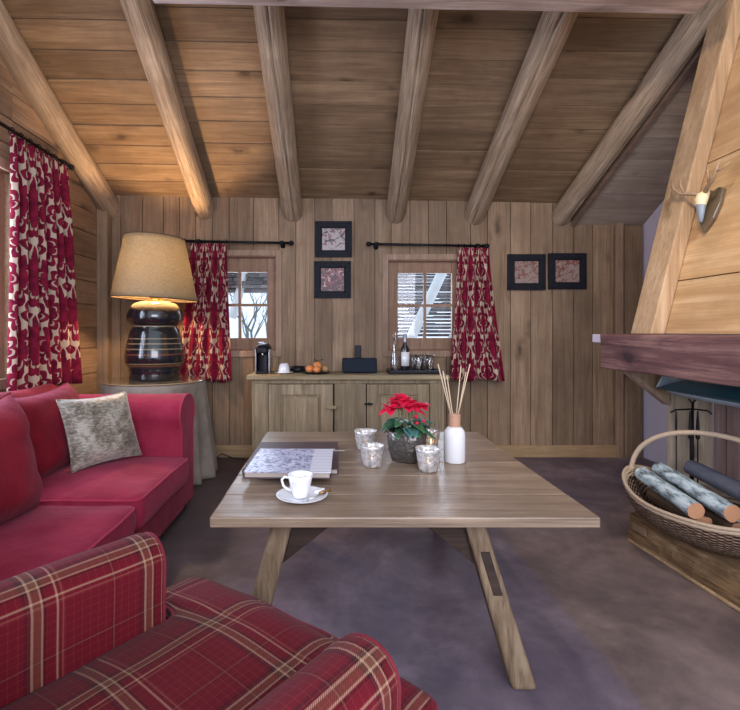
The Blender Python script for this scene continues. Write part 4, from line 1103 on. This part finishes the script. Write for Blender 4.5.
# poinsettia
pc = Vector((X(407, 2.23), 2.23, TZ0+.001)); root = thing('potted_poinsettia', 'red poinsettia in a smoked silver pot on the coffee table', 'potted plant', pc)
def sqf(r, z, t):
    e = 3.2; return (r*(abs(math.cos(t+.5))**e+abs(math.sin(t+.5))**e)**(-1/e)*(1+.01*math.sin(7*t+z*60)), z)
MB().lathe([(0, 0), (.058, 0), (.066, .006), (.078, .05), (.084, .1), (.085, .14), (.081, .14), (.078, .1), (.06, .015), (0, .012)], pc, 56, fn=sqf).build('pot', 'smoke', root, smooth=True)
MB().lathe([(0, .125), (.074, .122)], pc, 24, fn=sqf).build('soil', 'soil', root)
def leafmesh(m, base, d, L, W_, droop, up=Vector((0, 0, 1)), n=7):
    d = d.normalized(); s = d.cross(up).normalized(); nn = s.cross(d).normalized(); rows = []
    for i in range(n+1):
        t = i/n; w = W_*math.sin(PI*min(1, t*.92+.04))**.8*(1-.35*t)*(1.15 if i % 2 and 1 < i < n-1 else 1)
        p = base+d*(L*t)-Vector((0, 0, droop*t*t*L)); row = []
        for q in (-1, -.5, 0, .5, 1): row.append(p+s*(w*q)+nn*(abs(q)*w*.35))
        rows.append(row)
    m.grid(rows)
m = MB(); rp = random.Random(11)
for k in range(6): 
    a = k*1.05; m.tube([pc+Vector((.02*math.cos(a), .02*math.sin(a), .115)), pc+Vector((.035*math.cos(a), .035*math.sin(a), .16)), pc+Vector((.03*math.cos(a)-.01, .03*math.sin(a), .245))], .003, 6)
m.build('stems', 'stem', root, smooth=True)
for k in range(24):
    a = 2*PI*k/12+rp.uniform(-.2, .2); hi = k >= 12
    d = Vector((math.cos(a), math.sin(a), rp.uniform(.1, .5) if hi else rp.uniform(-.05, .3)))
    m = MB(); leafmesh(m, pc+Vector((.02*math.cos(a), .02*math.sin(a), (.16 if hi else .145)+rp.uniform(-.01, .02))), d, rp.uniform(.085, .125), rp.uniform(.026, .034), .35)
    m.build('leaf', 'leafg' if k % 3 else 'leafb', root, smooth=True, solid=.001)
for (ox, oy, oz, L) in ((-.02, 0, .262, .095), (.0, -.045, .245, .08), (-.075, .0, .235, .07), (.05, -.01, .245, .08), (-.02, .04, .275, .07)):
    for k in range(11):
        a = 2*PI*k/11*2.0+rp.uniform(-.3, .3); e = rp.uniform(.15, 1.2) if k > 4 else rp.uniform(-.1, .4)
        m = MB(); leafmesh(m, pc+Vector((ox, oy, oz)), Vector((math.cos(a), math.sin(a), e)), L*rp.uniform(.7, 1.05), L*.36, .3)
        m.build('red_bract', 'bract', root, smooth=True, solid=.001)
for k in range(5):
    a = rp.uniform(0, 6.28); c = pc+Vector((.05+.02*math.cos(a), -.05+.02*math.sin(a), .165+.01*k))
    MB().lathe([(0, 0), (.006, .003), (.008, .008), (.005, .014), (0, .016)], c, 10).build('bud', 'bract', root, smooth=True)

# reed diffuser
dc = Vector((X(454.5, 2.2), 2.2, TZ0+.001)); root = thing('reed_diffuser', 'white ceramic bottle with wooden collar holding scent sticks', 'diffuser', dc)
MB().lathe([(0, 0), (.044, 0), (.048, .006), (.048, .12), (.045, .142), (.035, .156), (.027, .162), (.0, .163)], dc, 36).build('bottle', 'ceramic', root, smooth=True)
MB().lathe([(.008, .163), (.027, .163), (.027, .215), (.025, .218), (.01, .218), (.008, .215)], dc, 28).build('collar', 'cork', root)
Yd = 2.2
for (px, py, dy) in ((438, 364, .02), (443, 371, -.05), (461, 366, .04), (470, 364, -.02), (466, 372, .05), (447, 376, .06)):
    tip = P(px, py, Yd+dy); b = dc+Vector(((454.5-px)*.0006, -dy*.2, .10))
    MB().tube([b, (b+tip)/2+Vector((0, 0, .002)), tip], .0026, 8).build('reed', 'reed', root, smooth=True)

# ------------------------------------------------------------------ fireplace
hd = thing('fireplace_hood', 'honey coloured sloping wooden fireplace hood with a stout corner post', 'fireplace hood', (2.1, 2.2, 1.18))
def hx(z, off=0): return 1.90+.25*(z-1.18)+off
m = MB(); Yn, Yf = .6, 2.90; zs = [1.182, 1.488, 2.165, 2.885, 3.6]
for a, b in zip(zs, zs[1:]):
    a_, b_ = a+.003, b-.003
    m.hexa([(hx(a_), Yn, a_), (hx(a_)+.03, Yn, a_), (hx(a_)+.03, Yf, a_), (hx(a_), Yf, a_), (hx(b_), Yn, b_), (hx(b_)+.03, Yn, b_), (hx(b_)+.03, Yf, b_), (hx(b_), Yf, b_)])
m.build('front_boards', 'hood', hd, bevel=.002)
m = MB(); m.hexa([(hx(1.182)+.031, Yn, 1.182), (RIGHT-.01, Yn, 1.182), (RIGHT-.01, 2.93, 1.182), (hx(1.182)+.031, 2.93, 1.182), (hx(3.6)+.031, Yn, 3.6), (RIGHT-.01, Yn, 3.6), (RIGHT-.01, 2.93, 3.6), (hx(3.6)+.031, 2.93, 3.6)])
m.build('hood_core', 'post', hd)
m = MB(); o_ = -.085
c = []
for z in (1.182, 3.6):
    for (dx, y) in ((o_, 2.76), (-.001, 2.76), (-.001, 2.955), (o_, 2.955)): c.append((hx(z)+dx, y, z))
m.hexa(c); m.build('corner_post', 'post', hd, bevel=.008)
mt = thing('mantel_beam', 'thick reddish brown weathered mantel beam under the fireplace hood', 'mantel', (1.8, 2.0, .96))
rows = []; m = MB()
for k in range(50):
    y = .55+(3.07-.55)*k/49; row = []
    pts = [(0, 0), (0, .07), (0, .14), (0, .215), (.06, .217), (.14, .217), (.2, .217), (.2, .1), (.2, 0), (.1, 0)]
    for q, (dx, dz) in enumerate(pts):
        nn = noise.noise(Vector((y*2.5, q*2.1, 7)))*.01 if q in (0, 1, 2, 3, 8, 9) else 0
        row.append(Vector((1.70+dx+nn, y, .963+dz+(nn*.5 if q in (0, 9) else 0))))
    rows.append(row)
m.grid(rows, wrap=True); m.add(rows[0], [list(range(10))]); m.add(rows[-1], [list(range(10))[::-1]])
m.build('beam', 'mantel', mt, bevel=.01)
MB().box(1.715, 1.79, 3.075, 3.2, 1.125, 1.178).build('end_block', 'plaster', mt, bevel=.004)
# far side panel of the fireplace with its slanted underside
fs = thing('fireplace_surround', 'upright weathered boards closing the side and back of the fireplace', 'fireplace', (2.25, 3.0, 0))
m = MB()
m.prism([(1.84, 3.02, .962), (2.105, 3.02, .745), (2.105, 3.02, .962)][::-1], (0, .035, 0))
m.build('slanted_board', 'post', fs)
m = MB()
for (a, b, dy) in ((2.11, 2.135, 0), (2.14, 2.255, .004), (2.26, 2.318, -.02), (2.32, 2.365, -.01)): m.box(a, b, 3.015+dy, 3.05, 0, .96)
m.build('side_boards', 'plank_grey', fs, bevel=.004)
d_ = Vector((2.105-1.815, 0, .745-.985)).normalized()
m = MB(); m.hexa([(1.80, 3.0, .962), (1.835, 3.0, .962), (1.835, 3.06, .962), (1.80, 3.06, .962), (2.085, 3.0, .735), (2.11, 3.0, .75), (2.11, 3.06, .75), (2.085, 3.06, .735)]); m.build('edge_batten', 'trim', fs)
m = MB()
for (a, b) in ((3.005, 2.91), (2.905, 2.81)): m.box(2.366, 2.41, b, a-.004, 0, .96)
m.build('back_boards', 'plank_plum', fs, bevel=.003)
m = MB(); m.box(2.415, 2.44, .6, 3.01, 0, .96); m.build('fire_back', 'plaster', fs)
# teal canopy
cn = thing('fire_canopy', 'dark teal metal canopy tucked under the mantel beam', 'canopy', (2.1, 2.1, .857))
m = MB(); x0, x1, y0, y1, zb, zt = 1.95, 2.36, .9, 2.9, .857, .935
A = [(x0, y0, zb), (x1, y0, zb), (x1, y1, zb), (x0, y1, zb)]; B = [(x0+.12, y0+.1, zt), (x1, y0+.1, zt), (x1, y1-.14, zt), (x0+.12, y1-.14, zt)]
m.add(A+B, [(0, 1, 5, 4), (3, 0, 4, 7), (4, 5, 6, 7)]); m.build('shade', 'teal', cn, solid=.006)
MB().prism([(x_, 2.925, z_) for x_, z_ in ((1.965, .858), (2.0, .925), (2.04, .955), (2.36, .955), (2.36, .80), (2.2, .80), (2.06, .828))], (0, .012, 0)).build('end_plate', 'tealinner', cn)
m = MB(); rows = []
for k in range(9):
    t = k/8; rows.append([Vector((x0+.01+.25*t, y, zb-.004-.045*math.sin(PI*min(1, t*1.1)))) for y in [y0+.05+(y1-.1-y0)*q/10 for q in range(11)]])
m.grid(rows); m.build('lining', 'tealinner', cn, smooth=True, solid=.003)
MB().tube([(x0, y0, zb), (x0, y1, zb)], .007, 8).build('rolled_edge', 'teal', cn, smooth=True)
MB().tube([(2.2, 1.9, .93), (2.2, 1.9, .962)], .02, 12).build('hanger', 'iron', cn)
# fire tools
tp = Vector((2.13, 2.86, .17)); ft = thing('fire_tools', 'black iron fire tools on a stand before the pale fireplace boards', 'fire tools', tp)
m = MB(); m.tube([tp+Vector((0, 0, .004)), tp+Vector((0, 0, .60))], .007, 10); m.lathe([(0, 0), (.08, 0), (.08, .01), (.02, .02), (0, .022)], tp, 20)
m.tube([tp+Vector((0, 0, .6)), tp+Vector((-.02, 0, .62)), tp+Vector((-.01, 0, .645)), tp+Vector((.012, 0, .64)), tp+Vector((.02, 0, .62)), tp+Vector((0, 0, .6))], .005, 8)
m.build('stand', 'iron', ft, smooth=True)
MB().tube([tp+Vector((-.13, 0, .545)), tp+Vector((-.10, 0, .56)), tp+Vector((0, 0, .565)), tp+Vector((.09, 0, .555)), tp+Vector((.115, 0, .535))], .005, 8).build('hook_bar', 'iron', ft, smooth=True)
for dx, L in ((-.105, .5), (-.022, .52), (.022, .5)):
    a = tp+Vector((dx, -.012, .555)); m = MB(); r_ = .006 if dx < -.05 else .008
    m.tube([a, a+Vector((0, 0, -.06)), a+Vector((0, 0, -.16)), a+Vector((0, 0, -.17)), a+Vector((0, 0, -L+.06))], [r_*.5, r_, r_*1.5 if dx > -.05 else r_*.6, r_*.5, r_*.5], 8)
    m.box(a.x-.02, a.x+.02, a.y-.003, a.y+.003, a.z-L, a.z-L+.06); m.build('fire_tool', 'iron', ft, smooth=False)
# hearth
hr = thing('hearth', 'massive rough wooden hearth beam with stone slab behind', 'hearth', (2.0, 2.0, 0))
MB().box(1.97, 2.36, .8, 2.99, 0, .165).build('stone_slab', 'stone', hr, bevel=.01)
m = MB(); rows = []
for k in range(60):
    t = k/59; y = 2.76-t*1.95; x = 1.685+.14*t; row = []
    for q, (dx, dz) in enumerate([(0, 0), (-.006, .05), (0, .1), (.015, .155), (.06, .17), (.13, .172), (.235-.1*t, .17), (.24-.1*t, .08), (.24-.1*t, 0), (.1, 0)]):
        nn = noise.noise(Vector((y*3, q*1.9, 1)))*.035+noise.noise(Vector((y*9, q*3, 2)))*.014
        if q in (0, 6, 7, 8, 9): nn = 0
        row.append(Vector((x+dx+(nn if q < 4 else 0), y, dz+(nn*.4 if q in (3, 4, 5) else 0))))
    rows.append(row)
m.grid(rows, wrap=True); m.add(rows[0], [list(range(10))]); m.add(rows[-1], [list(range(10))[::-1]]); m.build('hearth_beam', 'hearthwood', hr)
MB().hexa([(1.68, 2.60, .085), (1.688, 2.60, .085), (1.682, 2.70, .085), (1.672, 2.70, .085), (1.68, 2.60, .125), (1.688, 2.60, .125), (1.682, 2.70, .125), (1.672, 2.70, .125)]).build('inset_block', 'trim', hr, bevel=.002)
MB().tube([(1.678, 2.74, .008), (1.80, 1.0, .008)], .009, 8).build('floor_strip', 'trim_x', hr)

# basket
bc = Vector((1.87, 2.36, .175)); U = Vector((-.45, .893, 0)); V_ = Vector((-.893, -.45, 0))
bk = thing('log_basket', 'oval wicker basket with arched cane handle holding firewood on the hearth', 'basket', bc)
def bpt(a, t, inset=0):   # a angle, t 0 bottom..1 rim
    s = .52+.48*math.sin(t*PI/2)**.9
    ca, sa = math.cos(a), math.sin(a)
    zr = .14+.095*abs(ca)**3; A_, B_ = .41-inset, .30-inset
    return bc+U*(A_*s*ca)+V_*(B_*s*sa)+Vector((0, 0, .004+zr*t**1.3))
for inset, nm in ((0, 'basket_body'), ):
    rows = []; uvs = []; NA = 72
    for k in range(17):
        t = k/16; rows.append([bpt(2*PI*q/NA, t) for q in range(NA)]); uvs.append([(q/NA, t) for q in range(NA+0)])
    m = MB(); m.grid(rows, uvs, wrap=True); m.add(rows[0], [list(range(NA))[::-1]])
    m.build(nm, 'wicker', bk, smooth=True, solid=.012)
m = MB()
for (off, zz, rad) in ((0, 0, .011), (.012, .016, .009), (-.012, -.02, .008)):
    m.tube([bpt(2*PI*q/72, 1)+Vector((0, 0, zz))+(bpt(2*PI*q/72, 1)-bc).xy.to_3d().normalized()*off*.5 for q in range(73)], rad, 8, caps=False)
m.build('rim', 'cane', bk, smooth=True)
path = []
for k in range(33):
    a = PI*k/32; path.append(bc+U*(.415*math.cos(a))+Vector((0, 0, .19+.325*math.sin(a)**.8)))
MB().tube(path, .013, 10).build('handle', 'cane', bk, smooth=True)
for s in (1, -1):
    m = MB()
    for k in range(4):
        c = bc+U*(s*(.415))+Vector((0, 0, .21+.013*k)); m.tube([c+V_*(.022*math.cos(q*PI/4))+U*(.02*math.sin(q*PI/4)) for q in range(9)], .006, 6, caps=False)
    m.build('binding', 'cane', bk, smooth=True)
def flog(label, p, q, r, bark, seed, split=False):
    p, q = Vector(p), Vector(q); root = thing('firewood_log', label, 'log', (p+q)/2-Vector((0, 0, r)), 'firewood in the wicker basket')
    n = 14; d = (q-p).normalized(); a = d.cross(Vector((0, 0, 1))).normalized(); b = a.cross(d); rows = []; sg = 22
    for k in range(n+1):
        c = p.lerp(q, k/n); row = []
        for i in range(sg):
            th = 2*PI*i/sg; rr = r*(1+.09*noise.noise(Vector((math.cos(th)*1.6+seed, math.sin(th)*1.6, k*.25))))
            if split: rr *= .72+.28*max(abs(math.cos(th*1.5+seed)), .2)
            row.append(c+a*(rr*math.cos(th))+b*(rr*math.sin(th)))
        rows.append(row)
    m = MB(); m.grid(rows, wrap=True); m.build('bark', bark, root, smooth=True)
    MB().add(rows[0], [list(range(sg))]).build('cut_face', 'cutwood', root); MB().add(rows[-1], [list(range(sg))[::-1]]).build('cut_face', 'cutwood', root)
L0 = [('silver birch log on top at the left of the basket', (1.70, 2.66, .41), (1.655, 2.20, .375), .038, 'birch', 1, False),
      ('silver birch log on top in the middle of the basket', (1.81, 2.68, .43), (1.765, 2.13, .39), .039, 'birch', 4, False),
      ('slate grey log on top, furthest to the right in the basket', (1.975, 2.66, .445), (1.93, 2.12, .42), .042, 'greybark', 7, False),
      ('brown split log low at the left side of the basket', (1.71, 2.58, .325), (1.72, 2.24, .30), .042, 'brownbark', 2, True),
      ('brown split log low in the middle of the basket', (1.82, 2.60, .31), (1.82, 2.16, .295), .044, 'brownbark', 5, True),
      ('birch log end showing low at the front right of the basket', (1.92, 2.58, .315), (1.91, 2.12, .30), .043, 'birch', 8, False)]
for a in L0: flog(*a)

# antler trophy on the hood
nz_ = Vector((-.965, 0, .26)).normalized(); up = Vector((.26, 0, .965)).normalized(); yy = Vector((0, 1, 0))
base = Vector((hx(1.88)-.004, 2.63, 1.88))
an = thing('antler_trophy', 'small roe deer skull and antlers on a dark shield, on the hood', 'trophy', base)
def lp(a, b, c): return base+yy*a+up*b+nz_*c     # a along Y, b up, c out
out = [(-.065, .085), (-.03, .10), (0, .085), (.03, .10), (.065, .085), (.07, .0), (.05, -.08), (0, -.15), (-.05, -.08), (-.07, 0)]
m = MB(); m.prism([lp(a, b, .0) for a, b in out], nz_*.022); m.build('shield', 'plaque', an, bevel=.005)
rows = []
for k, (b, c, w) in enumerate([(.075, .045, .004), (.07, .06, .022), (.05, .07, .034), (.02, .072, .036), (-.01, .066, .028), (-.05, .055, .02), (-.09, .045, .012), (-.10, .04, .003)]):
    rows.append([lp(w*math.cos(t), b+.0, c+w*.8*math.sin(t)) for t in [2*PI*q/16 for q in range(16)]])
m = MB(); m.grid(rows[:5], wrap=True); m.build('skull', 'bone', an, smooth=True)
m = MB(); m.grid(rows[4:], wrap=True); m.build('muzzle', 'steelblue', an, smooth=True)
for s in (1, -1):
    m = MB()
    m.tube([lp(s*.02, .055, .075), lp(s*.06, .065, .10), lp(s*.115, .075, .12), lp(s*.155, .11, .14), lp(s*.175, .165, .15)], [.012, .011, .009, .007, .003], 10, jit=.2)
    m.tube([lp(s*.09, .07, .112), lp(s*.10, .115, .14), lp(s*.10, .155, .155)], [.008, .006, .002], 8)
    m.tube([lp(s*.155, .11, .14), lp(s*.185, .125, .13), lp(s*.215, .15, .12)], [.006, .005, .002], 8)
    m.build('antler', 'antler', an, smooth=True)
# a second trophy higher, just its tine is in frame
# ------------------------------------------------------------------ camera, light
cam = bpy.data.cameras.new('camera'); co = bpy.data.objects.new('camera', cam); COL.objects.link(co)
co.location = (0, 0, H); co.rotation_euler = (PI/2, 0, 0)
cam.sensor_width = 36; cam.sensor_fit = 'HORIZONTAL'; cam.lens = F/740*36; cam.shift_x = (370-CX)/740; cam.shift_y = -(355-HY)/740; cam.clip_start = .02
sc = bpy.context.scene; sc.camera = co
def light(name, typ, loc, energy, color, size=.1, rot=None, sizey=None, spot=None):
    l = bpy.data.lights.new(name, typ); l.energy = energy; l.color = color
    if typ == 'AREA':
        l.size = size
        if sizey: l.shape = 'RECTANGLE'; l.size_y = sizey
    elif typ in ('POINT', 'SPOT'): l.shadow_soft_size = size
    if spot: l.spot_size = spot; l.spot_blend = .8
    o = bpy.data.objects.new(name, l); COL.objects.link(o); o.location = loc
    if rot is not None: o.rotation_euler = Vector(rot).to_track_quat('-Z', 'Y').to_euler()
    return o
WARM = (1, .66, .36)
light('lamp_bulb_light', 'POINT', (TC.x, TC.y, LZ+.90), 64, WARM, .05)
light('left_window_daylight', 'AREA', (LEFT-.25, 2.42, 1.6), 75, (.72, .78, 1), 1.7, (1, -.15, -.15), 1.3)
light('back_window_daylight', 'AREA', (X(239, 4.9), 5.0, wz(300)), 10, (.75, .85, 1), .6, (0, -1, -.2))
light('back_window_daylight', 'AREA', (X(425, 4.9), 5.0, wz(300)), 10, (.75, .85, 1), .6, (0, -1, -.2))
light('rear_window_daylight', 'AREA', (.5, -1.5, 1.9), 120, (.86, .86, 1), 2.6, (0, 1, -.1), 1.6)
light('unseen_warm_spot', 'SPOT', (.9, 1.2, 2.9), 80, (1, .78, .55), .06, (1.15, 1.35, -.75), spot=1.6)
light('unseen_warm_spot', 'SPOT', (.7, 1.7, 2.95), 60, (1, .84, .68), .06, (1.25, .75, -2.4), spot=1.3)  # second spot added to brighten the lower fireplace side and floor; no fixture seen
w = bpy.data.worlds.new('world'); sc.world = w; w.use_nodes = True
bg = w.node_tree.nodes['Background']; bg.inputs[0].default_value = (.74, .86, 1, 1); bg.inputs[1].default_value = 1.35
sc.view_settings.view_transform = 'Standard'; sc.view_settings.look = 'None'; sc.view_settings.exposure = 0.12; sc.view_settings.gamma = 1
sc.view_settings.use_curve_mapping = False
